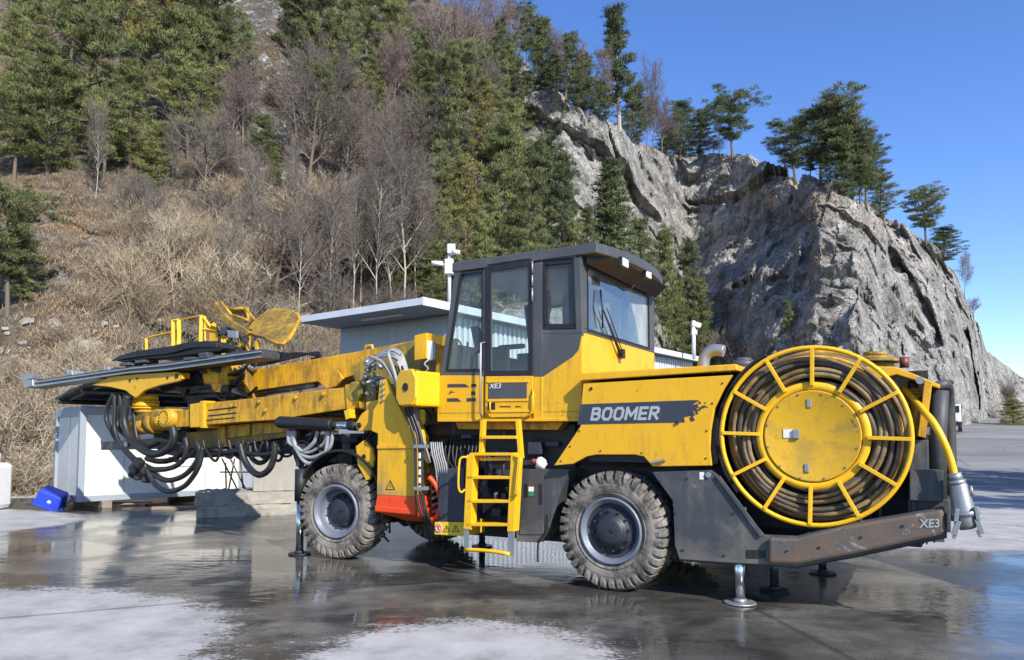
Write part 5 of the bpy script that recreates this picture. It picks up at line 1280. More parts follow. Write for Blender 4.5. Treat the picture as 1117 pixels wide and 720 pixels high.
# tilted plate: rounded outline in its own plane, seen from below
pl = [(269, 363), (275, 357), (288, 345.5), (293, 341.5), (299, 339.5), (312, 340.5), (323, 343.5), (327, 347), (327.5, 351), (322, 362), (316, 372), (310, 376.5), (304, 376.5), (290, 371), (275, 367)]
Pl = []
for x, y in pl:      # the plate leans: its upper edge reaches further back
    v = VS-.25+(377-y)/38*1.1; Pl.append(L(x, y, v))
nrm = (Pl[4]-Pl[0]).cross(Pl[11]-Pl[0]).normalized()
if nrm.z < 0: nrm = -nrm
b = MB(); b.hull([tuple(p) for p in Pl], [tuple(p+nrm*.06) for p in Pl]); b.build('roof_plate', 'yellow_grim', rf, .015)  # dark paint carries both dirt and the shade of the underside
b = MB(); b.tube([tuple(p+nrm*.03) for p in Pl[1:-1]], .032, 8); b.build('plate_rim', 'yellow_dirty', rf)
b = MB()
for i in range(46):
    q = L(rr_.uniform(238, 275), rr_.uniform(360, 388), VS+rr_.uniform(-.1, .3))
    if i % 3: b.tube([tuple(q), (q.x+rr_.uniform(-.15, .15), q.y, q.z+rr_.uniform(-.2, .2))], rr_.uniform(.012, .03), 6)
    else: b.box(tuple(q), (rr_.uniform(.05, .2), .1, rr_.uniform(.05, .18)))
b.build('basket_controls', 'greysteel', rig)
b = MB(); b.px([(248, 360), (258, 361), (258, 369), (248, 368)], VS-.16, VS-.1); b.build('control_box', 'steel', rig, .008)
b = MB(); b.px([(268, 365), (271, 365), (271, 388), (268, 388)], VS, VS+.05); b.px([(278, 372), (281, 371), (281, 384), (278, 386)], VS, VS+.05); b.px([(250, 375), (266, 372), (266, 378), (250, 381)], VS, VS+.2); b.build('control_stand', 'yellow', rig, .005)

# ---- cable reel
rc = L(885.5, 476, 0); ru, rz_ = (1.29+3.06)/2+.003, 1.745
reel = empty('cable_reel', (ru, 0, rz_), 0, rig)
def ringpts(r, v, n=72, a0=0): return [(r*math.cos(a0+2*math.pi*i/n), v, r*math.sin(a0+2*math.pi*i/n)) for i in range(n)]
b = MB(); b.tube(ringpts(.878, 0), .024, 10, closed=True); b.build('outer_ring', 'yellow_clean', reel)
b = MB(); b.tube(ringpts(.80, .16), .02, 8, closed=True); b.tube(ringpts(.885, .58), .03, 8, closed=True); b.build('back_ring', 'yellow_dirty', reel)
b = MB(); b.lathe([(.03, .0), (.03, .44), (.025, .452), (.04, .456), (.10, .456)], (0, 0, 0), 72); b.build('cover_disc', 'disc', reel)
b = MB(); b.lathe([(.10, .452), (.045, .462), (.035, .47), (.035, .535), (.06, .54), (.5, .47)], (0, 0, 0), 72); b.build('drum_flange', 'yellow_clean', reel)
for k in range(12):
    a = R(90-2+30*k); b = MB()
    c_, s_ = math.cos(a), math.sin(a)
    t = Vector((-s_, 0, c_)); p0 = Vector((.50*c_, .018, .50*s_)); p1 = Vector((.872*c_, -.008, .872*s_)); w_ = .018; d_ = Vector((0, .022, 0))
    b.hull([p0-t*w_-d_, p0+t*w_-d_, p0+t*w_+d_, p0-t*w_+d_], [p1-t*w_-d_, p1+t*w_-d_, p1+t*w_+d_, p1-t*w_+d_]); b.build('spoke', 'yellow_clean', reel, .004)
b = MB(); b2 = MB()
rc_ = random.Random(3)
for li in range(5):
    for ri in range(6):
        r = .555+.054*ri+rc_.uniform(-.006, .006); v = .075+.095*li+rc_.uniform(-.012, .012)
        if li == 0 and ri > 4: continue
        ph = rc_.random()*6.28; e = rc_.uniform(.008, .026)
        pts = [((r+e*math.sin(2*a+ph))*math.cos(a), v+.025*math.sin(3*a+ph)+.012*math.sin(7*a+2*ph), (r+e*math.sin(2*a+ph))*math.sin(a)) for a in np.linspace(0, 2*math.pi, 72, endpoint=False)]
        (b2 if (ri*7+li*3) % 5 < 2 else b).tube(pts, .0255, 8, closed=True)
b.build('power_cable', 'cable', reel); b2.build('power_cable', 'cabledark', reel)
b = MB(); b.lathe([(.56, .0), (.56, .87), (.62, .87), (.62, 0)], (0, 0, 0), 60); b.build('back_flange', 'black', reel)
for a, dz in ((.30, .31), (-.02, -.33)):
    pass
b = MB()
for (x, y) in ((882, 440), (879.5, 511)): q = L(x, y, .0); b.box((q.x-ru, .025, q.z-rz_), (.045, .012, .09))
b.build('inspection_catch', 'steel', reel, .006)
b = MB(); q = L(859, 473, 0); b.box((q.x-ru, .026, q.z-rz_), (.09, .006, .085)); b.build('rating_label', 'sticker', reel)
b = MB(); q = L(868, 473.5, 0); b.box((q.x-ru, .018, q.z-rz_), (.06, .03, .09)); b.build('label_bracket', 'steel', reel, .004)
b = MB()
for k in range(12): a = R(15+30*k); b.cyl((.43*math.cos(a), .03, .43*math.sin(a)), (.43*math.cos(a), .018, .43*math.sin(a)), .010, n=6)
b.build('bolt', 'steel', reel)
# black housing round the reel
b = MB()
k = 30; A = [R(118+a) for a in np.linspace(0, 100, k)]
for i in range(k-1):
    a0, a1 = A[i], A[i+1]
    b.prism([(ru+.945*math.cos(a0), rz_+.945*math.sin(a0)), (ru+.945*math.cos(a1), rz_+.945*math.sin(a1)), (ru+.97*math.cos(a1), rz_+.97*math.sin(a1)), (ru+.97*math.cos(a0), rz_+.97*math.sin(a0))], .12, .66)
b.span((1.15, .62, .75), (3.2, .7, 2.4)); b.build('reel_housing', 'black', rig)
b = MB()
for i in range(22):
    q = L(rc_.uniform(845, 1010), rc_.uniform(565, 590), rc_.uniform(.15, .5)); 
    if i % 2: b.box(tuple(q), (rc_.uniform(.05, .2), .1, rc_.uniform(.04, .1)))
    else: b.cyl(tuple(q), (q.x, q.y, q.z+.2), .02, n=8)
b.build('reel_drive_parts', 'navy', rig, .005)

# ---- tail: cable guide arm, posts, boxes, power plug
b = MB(); b.px([(938, 401), (952, 399), (978, 400.5), (1006, 411.5), (1026, 420), (1024.5, 424), (999, 415), (978, 408.5), (952, 415), (945, 412)], .25, .55); ga = b.build('guide_arm', 'yellow', rig, .008)
b = MB(); b.px([(1008.5, 414), (1017, 416), (1009.5, 478), (1001, 476)], .2, .25); b.build('guide_link', 'yellow_dirty', ga, .006)
b = MB(); q = L(1003.5, 415, .19); b.cyl(tuple(q), (q.x, .26, q.z), .035, n=14); q = L(1014.5, 470, .3); b.cyl(tuple(q), (q.x, .4, q.z), .04, n=14); b.build('guide_pin', 'steel', ga)
b = MB()
for (y, r) in ((424, .07), (427.5, .085), (430.5, .06)): q = L(996, y, .5); b.cyl(tuple(q), (q.x, q.y, q.z-.03), r, n=20)
q = L(996, 432, .5); b.cyl(tuple(q), (q.x, q.y, q.z-.4), .035, n=12); b.build('guide_roller', 'yellow_dirty', ga)
b = MB(); q = L(996, 421, .5); b.cyl((q.x, q.y, q.z-.06), (q.x, q.y, q.z+.05), .05, n=14); b.build('guide_valve', 'navy', ga)
b = MB(); q = L(955, 396, 1.2)
for (z0, z1, r0, r1) in ((-.1, .0, .15, .19), (.0, .03, .24, .24), (.03, .07, .21, .18), (.07, .12, .12, .12)): b.cyl((q.x, 1.2, q.z+z0), (q.x, 1.2, q.z+z1), r0, r1, 24)
b.build('breather_cap', 'yellow_grim', rig)
b = MB(); q = L(986.5, 401, .9); b.cyl(tuple(q), (q.x, q.y, q.z+.11), .045, n=16); b.build('beacon', 'redlamp', rig)
b = MB(); b.px([(983, 402), (983.8, 402), (983.8, 391), (983, 391)], .9, .91); b.build('antenna', 'black', rig)
q0, q1, q2 = L(1026, 426, .35), L(1023, 470, .35), L(1024, 545, .35)
b = MB(); b.tube([tuple(q0), tuple(q1), tuple(q2)], [.075, .08, .07], 14); b.build('tail_post', 'grey', rig)
b = MB(); UT = L(1031, 480, .45).x
b.tube(spline([(UT-.10, .45, 2.20), (UT+.0, .45, 2.24), (UT+.04, .6, 2.22), (UT+.05, .75, 2.05), (UT+.05, .8, 1.6), (UT+.04, .8, .9)], 6), .05, 10); b.build('tail_guard', 'grey', rig)
b = MB(); b.span((UT-.03, .5, 1.2), (UT+.0, .72, 2.05)); b.span((UT-.03, .86, 1.0), (UT+.02, 2.4, 2.1)); b.build('tail_panel', 'yellow', rig, .01)
b = MB(); b.box((UT+.03, .95, 1.75), (.08, .12, .16)); b.box((UT+.04, .95, 1.45), (.06, .1, .2)); b.build('tail_lamp', 'redlamp', rig, .01)
b = MB(); b.px([(992, 512), (1029, 513), (1029, 548), (992, 546)], .08, .7); b.px([(993, 480), (1013, 480), (1013, 513), (990, 516)], .25, .6); b.px([(1004, 455), (1022, 458), (1020, 513), (1008, 513)], .5, .9); b.build('tail_box', 'grey', rig, .01)
b = MB(); b.span((3.0, .2, .85), (UT+.02, 2.6, 1.15)); b.span((2.9, .75, 1.1), (UT-.05, 2.5, 2.2)); b.build('tail_frame', 'grey', rig, .01)
b = MB(); b.tube(spline([tuple(L(985, 424, .45)), tuple(L(997, 436, .3)), tuple(L(1008, 449, .12)), tuple(L(1018, 461, .02)), tuple(L(1028, 479, -.02)), tuple(L(1036, 499, -.02)), tuple(L(1041, 518, -.02))], 6), .033, 10); b.build('plug_cable', 'yellow_clean', rig)
b = MB(); ax = [L(1041, 516, -.02), L(1043.5, 524, -.02), L(1046, 530, -.02), L(1050, 550, -.02), L(1053, 562, -.02), L(1054.5, 572, -.02), L(1056, 577, -.02)]
b.tube([tuple(p) for p in (ax[0], ax[1])], [.055, .055], 16)
b.tube([tuple(p) for p in ax[1:]], [.055, .072, .085, .095, .10, .06], 18); pg = b.build('power_plug', 'steel', rig)
b = MB(); q = L(1053, 559, -.02); d = (ax[4]-ax[3]).normalized()
b.cyl(tuple(q-d*.015), tuple(q+d*.03), .115, n=20); q = L(1044, 526, -.02); b.cyl(tuple(q-d*.02), tuple(q+d*.02), .07, n=18); b.build('plug_collar', 'steel', pg)
for (x, y, s2) in ((1043.5, 562, -1), (1066, 560, 1)):
    b = MB(); q = L(x, y, -.1+.0*s2); b.box((q.x, q.y, q.z), (.035, .05, .12), ry=-.12*s2); q2 = L(x+1.5*s2+1, y+14, -.1); b.box(tuple(q2), (.045, .04, .13), ry=-.3*s2); q3 = L(x+2*s2, y+22, -.1); b.box(tuple(q3), (.03, .03, .06), ry=-.4*s2); b.build('plug_clamp', 'steel', pg, .005)
b = MB(); b.tube([tuple(L(1059, 530, -.05)), tuple(L(1061, 541, -.05))], .012, 6); b.build('plug_pin', 'steel', pg)
# a few pale weld scars and scrapes on the tail beam are in its own paint; loose hanging straps
b = MB(); b.px([(1018, 562), (1020, 562), (1020, 592), (1018, 592)], .3, .34); b.px([(1010, 590), (1012, 590), (1012, 594), (1010, 594)], .0, .03); b.build('strap', 'black', rig)

# ------------------------------------------------------------------ vegetation
def leafmat(name, a, b_, c_, tr=.15):
    m, nt, out = newmat(name)
    co = N(nt, 'ShaderNodeTexCoord').outputs['Object']; oi = N(nt, 'ShaderNodeObjectInfo')
    n = noise(nt, co, 5.5, 4, .7); n2 = noise(nt, co, 60, 2)
    f = math_(nt, 'ADD', math_(nt, 'MULTIPLY', n, .7), math_(nt, 'MULTIPLY', n2, .3))
    f = math_(nt, 'ADD', f, math_(nt, 'MULTIPLY', math_(nt, 'SUBTRACT', oi.outputs['Random'], .5), .14))
    c = ramp(nt, f, [(.32, a), (.5, b_), (.66, c_)]).outputs[0]
    d = N(nt, 'ShaderNodeBsdfPrincipled', i_Roughness=.65); d.inputs['Specular IOR Level'].default_value = .25
    nt.links.new(c, d.inputs['Base Color'])
    t = N(nt, 'ShaderNodeBsdfTranslucent'); nt.links.new(c, t.inputs[0])
    mx = N(nt, 'ShaderNodeMixShader'); mx.inputs[0].default_value = tr
    nt.links.new(d.outputs[0], mx.inputs[1]); nt.links.new(t.outputs[0], mx.inputs[2]); nt.links.new(mx.outputs[0], out.inputs[0]); return m
PM = dict(
 pine=leafmat('pine_needles', (.06, .076, .030), (.165, .185, .070), (.31, .32, .12)),
 dark=leafmat('dark_needles', (.05, .066, .032), (.125, .15, .066), (.24, .26, .11)),
 yel=leafmat('yellowish_needles', (.10, .10, .035), (.24, .22, .075), (.38, .33, .12)),
 bark=paint('tree_bark', (.16, .125, .095), .9, .4, (.07, .055, .045), streak=False, dscale=4),
 pale=paint('pale_bark', (.42, .38, .32), .85, .5, (.16, .14, .12), streak=False, dscale=4),
 twig=paint('grey_brown_twigs', (.17, .145, .12), .9, .4, (.11, .09, .08), streak=False, dscale=3),
 purple=paint('purple_brown_twigs', (.19, .145, .13), .9, .4, (.11, .085, .08), streak=False, dscale=3),
 tan=paint('tan_dry_stems', (.36, .285, .19), .9, .4, (.22, .16, .10), streak=False, dscale=3),
 straw=paint('straw_stems', (.45, .375, .26), .9, .4, (.28, .22, .15), streak=False, dscale=3),
 rustg=paint('rusty_dry_grass', (.40, .24, .11), .9, .4, (.22, .15, .08), streak=False, dscale=1),
)
def tube_np(pts, r, n, V, Fc):
    k = len(pts); prev = None; base = len(V)
    for i, p in enumerate(pts):
        t = (pts[min(i+1, k-1)]-pts[max(i-1, 0)]); t = t.normalized() if t.length > 1e-9 else Vector((0, 0, 1))
        nx = t.orthogonal().normalized() if prev is None else (prev-t*prev.dot(t))
        if nx.length < 1e-6: nx = t.orthogonal()
        nx.normalize(); prev = nx; ny = t.cross(nx)
        for j in range(n):
            a = 2*math.pi*j/n; V.append(tuple(p+(nx*math.cos(a)+ny*math.sin(a))*r[i]))
    for i in range(k-1):
        for j in range(n):
            Fc.append((base+i*n+j, base+i*n+(j+1) % n, base+(i+1)*n+(j+1) % n, base+(i+1)*n+j))
def mk(name, V, Fc, mat, smooth=False):
    me = bpy.data.meshes.new(name); me.from_pydata(V, [], Fc); me.materials.append(mat)
    me.polygons.foreach_set('use_smooth', [smooth]*len(Fc)); return me
def wander(rr, p, d, ln, seg, wob, up=0.):
    pts = [p.copy()]; d = d.normalized()
    for i in range(seg):
        d = (d+Vector((rr.uniform(-wob, wob), rr.uniform(-wob, wob), rr.uniform(-wob, wob)+up))).normalized()
        pts.append(pts[-1]+d*ln/seg)
    return pts, d
def tufts(rr, c, rad, flat, n, size, V, Fc, up=.5):
    for _ in range(int(n*1.7)):
        # point in a flattened blob, denser near its upper shell
        while True:
            x, y, z = rr.uniform(-1, 1), rr.uniform(-1, 1), rr.uniform(-1, 1)
            if x*x+y*y+z*z < 1: break
        p = c+Vector((x*rad, y*rad, z*rad*flat))
        d = Vector((x+rr.uniform(-.8, .8), y+rr.uniform(-.8, .8), abs(z)+up+rr.uniform(-.6, .6))).normalized()
        s = d.orthogonal().normalized(); s = (Matrix.Rotation(rr.uniform(0, 6.28), 3, d) @ s)
        l = size*rr.uniform(.7, 1.5); w = l*.11; b = len(V)
        V += [tuple(p-s*w), tuple(p+s*w), tuple(p+d*l+s*w*.3), tuple(p+d*l-s*w*.3)]; Fc.append((b, b+1, b+2, b+3))
def evergreen(seed, kind):
    "unit-height tree; returns trunk mesh and crown mesh"
    rr = random.Random(seed); V = []; Fc = []; LV = []; LF = []
    lean = Vector((rr.uniform(-.05, .05), rr.uniform(-.05, .05), 1))
    tp, _ = wander(rr, Vector((0, 0, -.03)), lean, 1.0, 10, .03, .05)
    r0 = .016 if kind != 'tall' else .013
    tube_np(tp, [r0*(1-.85*i/10)+.002 for i in range(11)], 7, V, Fc)
    def at(t): t = max(0, min(.999, t))*10; i = int(t); return tp[i].lerp(tp[i+1], t-i)
    if kind == 'scots':   # broad layered crown on upper trunk
        for k in range(30):
            t = .34+.64*(k/30)+rr.uniform(-.02, .02); a = k*2.4+rr.uniform(-.5, .5)
            ln = (.36*math.sin(math.pi*min(1, (1.06-t)/.72))**.7)*rr.uniform(.5, 1.15)
            d = Vector((math.cos(a), math.sin(a), .25+.6*(t-.4)))
            bp, e = wander(rr, at(t), d, ln, 5, .16, .04); tube_np(bp, [.006*(1-.16*i) for i in range(6)], 4, V, Fc)
            for q in range(6):
                i = rr.choice((2, 3, 4, 5)); c = bp[i]+Vector((rr.uniform(-.08, .08), rr.uniform(-.08, .08), rr.uniform(-.015, .04)))
                tufts(rr, c, rr.uniform(.032, .060), .38, 52, .024, LV, LF)
                tube_np([bp[max(1, i-1)], c], [.003, .001], 3, V, Fc)
    elif kind == 'spruce':
        for k in range(120):
            t = .07+.91*(k/120); a = k*2.4+rr.uniform(-.3, .3); ln = (.235*(1.0-t)**.75+.012)*rr.uniform(.65, 1.2)
            d = Vector((math.cos(a), math.sin(a), -.12+.35*t)); bp, e = wander(rr, at(t), d, ln, 4, .07, .0)
            tube_np(bp, [.004*(1-.2*i) for i in range(5)], 3, V, Fc)
            for i in (1, 2, 3, 4):
                tufts(rr, bp[i], .020+.016*(1-t), .45, 20, .026, LV, LF, .1)
    elif kind == 'tall':  # sparse irregular crown with visible pale trunk
        for k in range(52):
            t = .22+.76*(k/52); a = k*2.4+rr.uniform(-.6, .6); ln = (.17*(1.05-t)**.5)*rr.uniform(.3, 1.25)
            d = Vector((math.cos(a), math.sin(a), -.1+.5*t)); bp, e = wander(rr, at(t), d, ln, 4, .12, .02)
            tube_np(bp, [.004*(1-.2*i) for i in range(5)], 3, V, Fc)
            for i in (2, 3, 4): tufts(rr, bp[i]+Vector((0, 0, .005)), rr.uniform(.022, .045), .5, 34, .024, LV, LF)
    else:                 # bushy: dense to the ground, ragged
        for k in range(74):
            t = .06+.92*(k/74)+rr.uniform(-.03, .03); a = k*2.4+rr.uniform(-.6, .6)
            ln = (.30*(1.04-t)**.55*(min(1, .45+t*2)))*rr.uniform(.55, 1.2)
            d = Vector((math.cos(a), math.sin(a), .18+.3*t)); bp, e = wander(rr, at(t), d, ln, 5, .13, .03)
            tube_np(bp, [.005*(1-.17*i) for i in range(6)], 3, V, Fc)
            for i in (2, 3, 4, 5):
                c = bp[i]+Vector((rr.uniform(-.03, .03), rr.uniform(-.03, .03), rr.uniform(-.01, .02)))
                tufts(rr, c, rr.uniform(.024, .048), .45, 30, .022, LV, LF)
    return V, Fc, LV, LF
def bare(seed, kind):
    rr = random.Random(seed); V = []; Fc = []; TV = []; TF = []
    def grow(p, d, ln, r, lev, maxlev):
        seg = 6 if lev == 0 else (5 if lev < 3 else 3)
        pts, e = wander(rr, p, d, ln, seg, .10+.05*lev, .03)
        rs = [r*(1-.62*i/seg) for i in range(seg+1)]
        if lev < 2: tube_np(pts, rs, 6 if lev == 0 else 5, V, Fc)
        else: tube_np(pts, [max(x*1.35, .0011) for x in rs], 3, TV, TF)
        if lev >= maxlev: return
        nb = {0: nb0, 1: 7, 2: 5, 3: 4}[lev]
        for k in range(nb):
            t = (.30 if lev == 0 else .18)+(.80 if lev else .68)*(k+rr.random()*.8)/nb
            t = min(t, .99)*seg; i = int(t); q = pts[i].lerp(pts[i+1], t-i); dd = (pts[i+1]-pts[i]).normalized()
            a = k*2.4+rr.uniform(-.6, .6); o_ = dd.orthogonal().normalized(); o_ = Matrix.Rotation(a, 3, dd) @ o_
            sp = spread*(1 if lev == 0 else .8)
            grow(q, dd*(1-.35*sp)+o_*sp+Vector((0, 0, .12)), ln*rr.uniform(.42, .66)*((1-.35*(t/seg))*(.62 if kind == 'slim' else 1) if lev == 0 else 1), rs[i]*.62, lev+1, maxlev)
    if kind == 'round': nb0, spread, tl, r = 11, .85, .62, .014
    elif kind == 'slim': nb0, spread, tl, r = 17, .8, .9, .010
    else: nb0, spread, tl, r = 7, .9, .6, .018
    grow(Vector((0, 0, -.03)), Vector((rr.uniform(-.08, .08), rr.uniform(-.08, .08), 1)), tl, r, 0, 4)
    return V, Fc, TV, TF
def shrub(seed, n=46, wob=.16):
    rr = random.Random(seed); V = []; Fc = []
    for i in range(n):
        a = rr.uniform(0, 6.28); tl = abs(rr.gauss(0, .42)); r = .05*rr.random()
        d = Vector((math.cos(a)*tl, math.sin(a)*tl, 1)); pts, e = wander(rr, Vector((r*math.cos(a), r*math.sin(a), -.05)), d, rr.uniform(.6, 1.08), 6, wob, .02)
        tube_np(pts, [.0075*(1-.13*i_) for i_ in range(7)], 3, V, Fc)
        for k in range(5):
            q = pts[rr.choice((2, 3, 4, 5))]; dd = Vector((rr.uniform(-1, 1), rr.uniform(-1, 1), rr.uniform(.1, 1.3)))
            p2, e2 = wander(rr, q, dd, rr.uniform(.16, .36), 3, .2, .05); tube_np(p2, [.004, .003, .002, .001], 3, V, Fc)
            for kk in range(2):
                p3, _ = wander(rr, p2[rr.choice((1, 2))], dd+Vector((rr.uniform(-1, 1), rr.uniform(-1, 1), rr.uniform(-.3, .8))), rr.uniform(.08, .18), 2, .25); tube_np(p3, [.0025, .002, .001], 3, V, Fc)
    return V, Fc
EV = {}
for kd, seeds in (('scots', (1, 2, 3, 31, 32)), ('spruce', (4, 5)), ('tall', (6, 7)), ('bushy', (8, 9, 10, 33, 34))):
    EV[kd] = []
    for s_ in seeds:
        a, b_, c_, d_ = evergreen(s_, kd)
        EV[kd].append((mk('trunk', a, b_, PM['pale'] if kd == 'tall' else PM['bark']), c_, d_, {}))
BR = {}
for kd, seeds in (('round', (11, 12)), ('slim', (13, 14, 15)), ('gnarl', (16,))):
    BR[kd] = [bare(s_, kd) for s_ in seeds]
SH = [shrub(21), shrub(22), shrub(23, 60, .22)]
MC = {}
def plant_ever(kind, px, py, top, mat, label, group, wid=1., base=None, v=None, cat='pine tree', sink=.0, Yf=None):
    if base is None:
        if Yf: base = atY(px, py, Yf)
        else:
            base, _ = onhill(px, py)
            if base is None: print('no hill at', px, py); return
    s_ = base.y/F; h = max(1., (py-top)*s_*1.02)
    i = rng_p.randrange(len(EV[kind])) if v is None else v
    tm, cv, cf, cache = EV[kind][i]
    if mat not in cache: cache[mat] = mk('crown', cv, cf, PM[mat])
    o = empty('pine_tree' if kind != 'spruce' else 'spruce_tree', base, rng_p.uniform(0, 6.28)); o.scale = (h*wid, h*wid, h)
    tag(o, label, cat, group)
    for nm, me in (('trunk', tm), ('crown', cache[mat])): c = bpy.data.objects.new(nm, me); COL.objects.link(c); c.parent = o
    return o
def plant_bare(kind, px, py, top, bark, twig, label, group, wid=1., v=None, lean=0., Yf=None, rot=None):
    if Yf: base = atY(px, py, Yf)
    else:
        base, _ = onhill(px, py)
        if base is None: print('no hill at', px, py); return
    s_ = base.y/F; h = (py-top)*s_*1.02
    i = rng_p.randrange(len(BR[kind])) if v is None else v
    key = (kind, i, bark, twig)
    if key not in MC:
        a, b_, c_, d_ = BR[kind][i]; zm = max(p[2] for p in c_); f = 1/zm
        MC[key] = (mk('trunk', [(x*f, y*f, z*f) for x, y, z in a], b_, PM[bark], True), mk('twigs', [(x*f, y*f, z*f) for x, y, z in c_], d_, PM[twig]))
    o = empty('bare_tree', base, rng_p.uniform(0, 6.28) if rot is None else rot); o.scale = (h*wid, h*wid, h); o.rotation_euler[1] = lean
    tag(o, label, 'bare tree', group)
    for nm, me in zip(('trunk', 'twigs'), MC[key]): c = bpy.data.objects.new(nm, me); COL.objects.link(c); c.parent = o
    return o
def plant_shrub(px, py, top, mat, label, group, wid=1., v=None):
    base, _ = onhill(px, py)
    if base is None: print('no hill at', px, py); return
    s_ = base.y/F; h = (py-top)*s_; i = rng_p.randrange(3) if v is None else v; key = ('sh', i, mat)
    if key not in MC: MC[key] = mk('shrub', SH[i][0], SH[i][1], PM[mat])
    o = bpy.data.objects.new('bare_shrub', MC[key]); COL.objects.link(o); o.location = base-Vector((0, 0, .1)); o.rotation_euler = (0, 0, rng_p.uniform(0, 6.28)); o.scale = (h*wid, h*wid, h)
    tag(o, label, 'shrub', group); return o
rng_p = random.Random(99)
G1 = 'pines crowding the upper left slope'; LG1 = 'green pine crowding the upper left slope above the container'
for (x, y, t, m_, k, w_) in ((18, 120, 5, 'pine', 'bushy', .9), (52, 190, 45, 'pine', 'bushy', 1.), (15, 200, 95, 'pine', 'scots', 1.1), (98, 175, 15, 'pine', 'scots', .9), (75, 80, -40, 'pine', 'scots', .9),
        (140, 185, 60, 'pine', 'bushy', 1.), (112, 200, 100, 'pine', 'scots', 1.1), (150, 90, -45, 'yel', 'scots', .9), (182, 150, 10, 'pine', 'scots', .95), (212, 130, -20, 'pine', 'bushy', .9), (235, 100, -40, 'pine', 'scots', .9),
        (60, 150, 70, 'pine', 'scots', 1.2), (205, 175, 70, 'pine', 'scots', 1.1), (30, 60, -60, 'pine', 'bushy', 1.), (110, 60, -70, 'dark', 'bushy', 1.), (165, 205, 130, 'pine', 'bushy', 1.2), (185, 60, -60, 'pine', 'scots', 1.)):
    plant_ever(k, x, y, t, m_, LG1, G1, w_)
for (x, y, t, k) in ((-45, 190, 60, 'bushy'), (-80, 150, 0, 'scots'), (-120, 200, 50, 'bushy'), (-170, 170, 20, 'scots'), (-220, 230, 90, 'bushy'), (-60, 90, -60, 'scots'), (-150, 100, -60, 'bushy'), (-280, 200, 40, 'scots')):
    plant_ever(k, x, y, t, 'pine', 'pine on the slope beyond the left edge of the view', 'pines beyond the left edge', 1.)
G2 = 'pines round the central gully'; 
for (x, y, t, m_, k, w_, lb) in ((345, 110, -25, 'pine', 'scots', .85, 'broad green pine high above the boom, left of the gully'), (380, 105, -10, 'dark', 'bushy', .8, 'dark pine just left of the central gully'), (425, 95, -20, 'pine', 'scots', .8, 'tall pine at the top edge beside the gully'),
        (455, 130, 25, 'pine', 'bushy', .8, 'green pine right of the gully near the photo top'), (300, 118, 78, 'yel', 'bushy', 1.2, 'small yellow-green pine beside the white rock face'), (290, 180, 125, 'dark', 'bushy', 1.3, 'small dark pine under the white rock face'),
        (268, 100, 20, 'dark', 'bushy', .8, 'dark pine left of the white rock face')):
    plant_ever(k, x, y, t, m_, lb, G2, w_)
G3 = 'dense evergreens behind the cab'; LG3 = 'dense olive-green evergreen standing in the thick belt behind the cab'
for (x, y, t, m_, k, w_) in ((487, 220, 60, 'pine', 'bushy', .75), (505, 150, 45, 'pine', 'scots', .8), (525, 180, 80, 'yel', 'bushy', .8), (508, 300, 165, 'yel', 'bushy', .85), (540, 300, 130, 'pine', 'bushy', .8), (560, 225, 105, 'pine', 'bushy', .8),
        (575, 300, 150, 'pine', 'bushy', .8), (597, 270, 145, 'dark', 'bushy', .9), (612, 310, 165, 'dark', 'bushy', .75), (560, 330, 215, 'pine', 'bushy', .9), (525, 340, 230, 'pine', 'bushy', .9), (487, 330, 215, 'pine', 'bushy', .8), (590, 340, 235, 'dark', 'bushy', .9),
        (625, 345, 240, 'pine', 'bushy', .9), (480, 260, 150, 'dark', 'bushy', .7), (640, 300, 225, 'dark', 'bushy', .8), (470, 340, 262, 'pine', 'bushy', .9), (550, 180, 95, 'dark', 'bushy', .7)):
    plant_ever(k, x, y, t, m_, LG3, G3, w_)
for (x, y, t, w_) in ((553, 120, 42, 1.), (572, 145, 75, 1.), (592, 128, 66, 1.), (546, 95, 18, .9), (606, 150, 92, 1.1), (562, 100, 35, .9)):
    plant_ever('bushy', x, y, t, 'dark', 'dark pine screening the upper end of the pale rock face', 'pines at the upper end of the cliff', w_)
plant_ever('spruce', 672, 335, 168, 'dark', 'pointed spruce in front of the pale cliff just right of the cab roof', None, 1.0)
LG4 = 'dark evergreen at the foot of the cliff between cab and hood'; G4 = 'evergreens at the foot of the cliff'
for (x, y, t, m_, w_) in ((700, 370, 235, 'dark', .8), (725, 385, 250, 'pine', .7), (748, 395, 262, 'dark', .65), (765, 402, 305, 'pine', .7), (690, 390, 300, 'dark', .9), (735, 400, 310, 'pine', .9)):
    plant_ever('bushy', x, y, t, m_, LG4, G4, w_)
plant_ever('bushy', 862, 365, 326, 'pine', 'small green bushy pine growing in the middle of the cliff face', None, .8)
plant_ever('scots', 8, 345, 205, 'pine', 'green pine leaning in from the left edge halfway up the slope', None, 1.0)
plant_ever('bushy', 22, 330, 250, 'pine', 'low green pine beside the left edge, in front of its taller neighbour', None, 1.2)
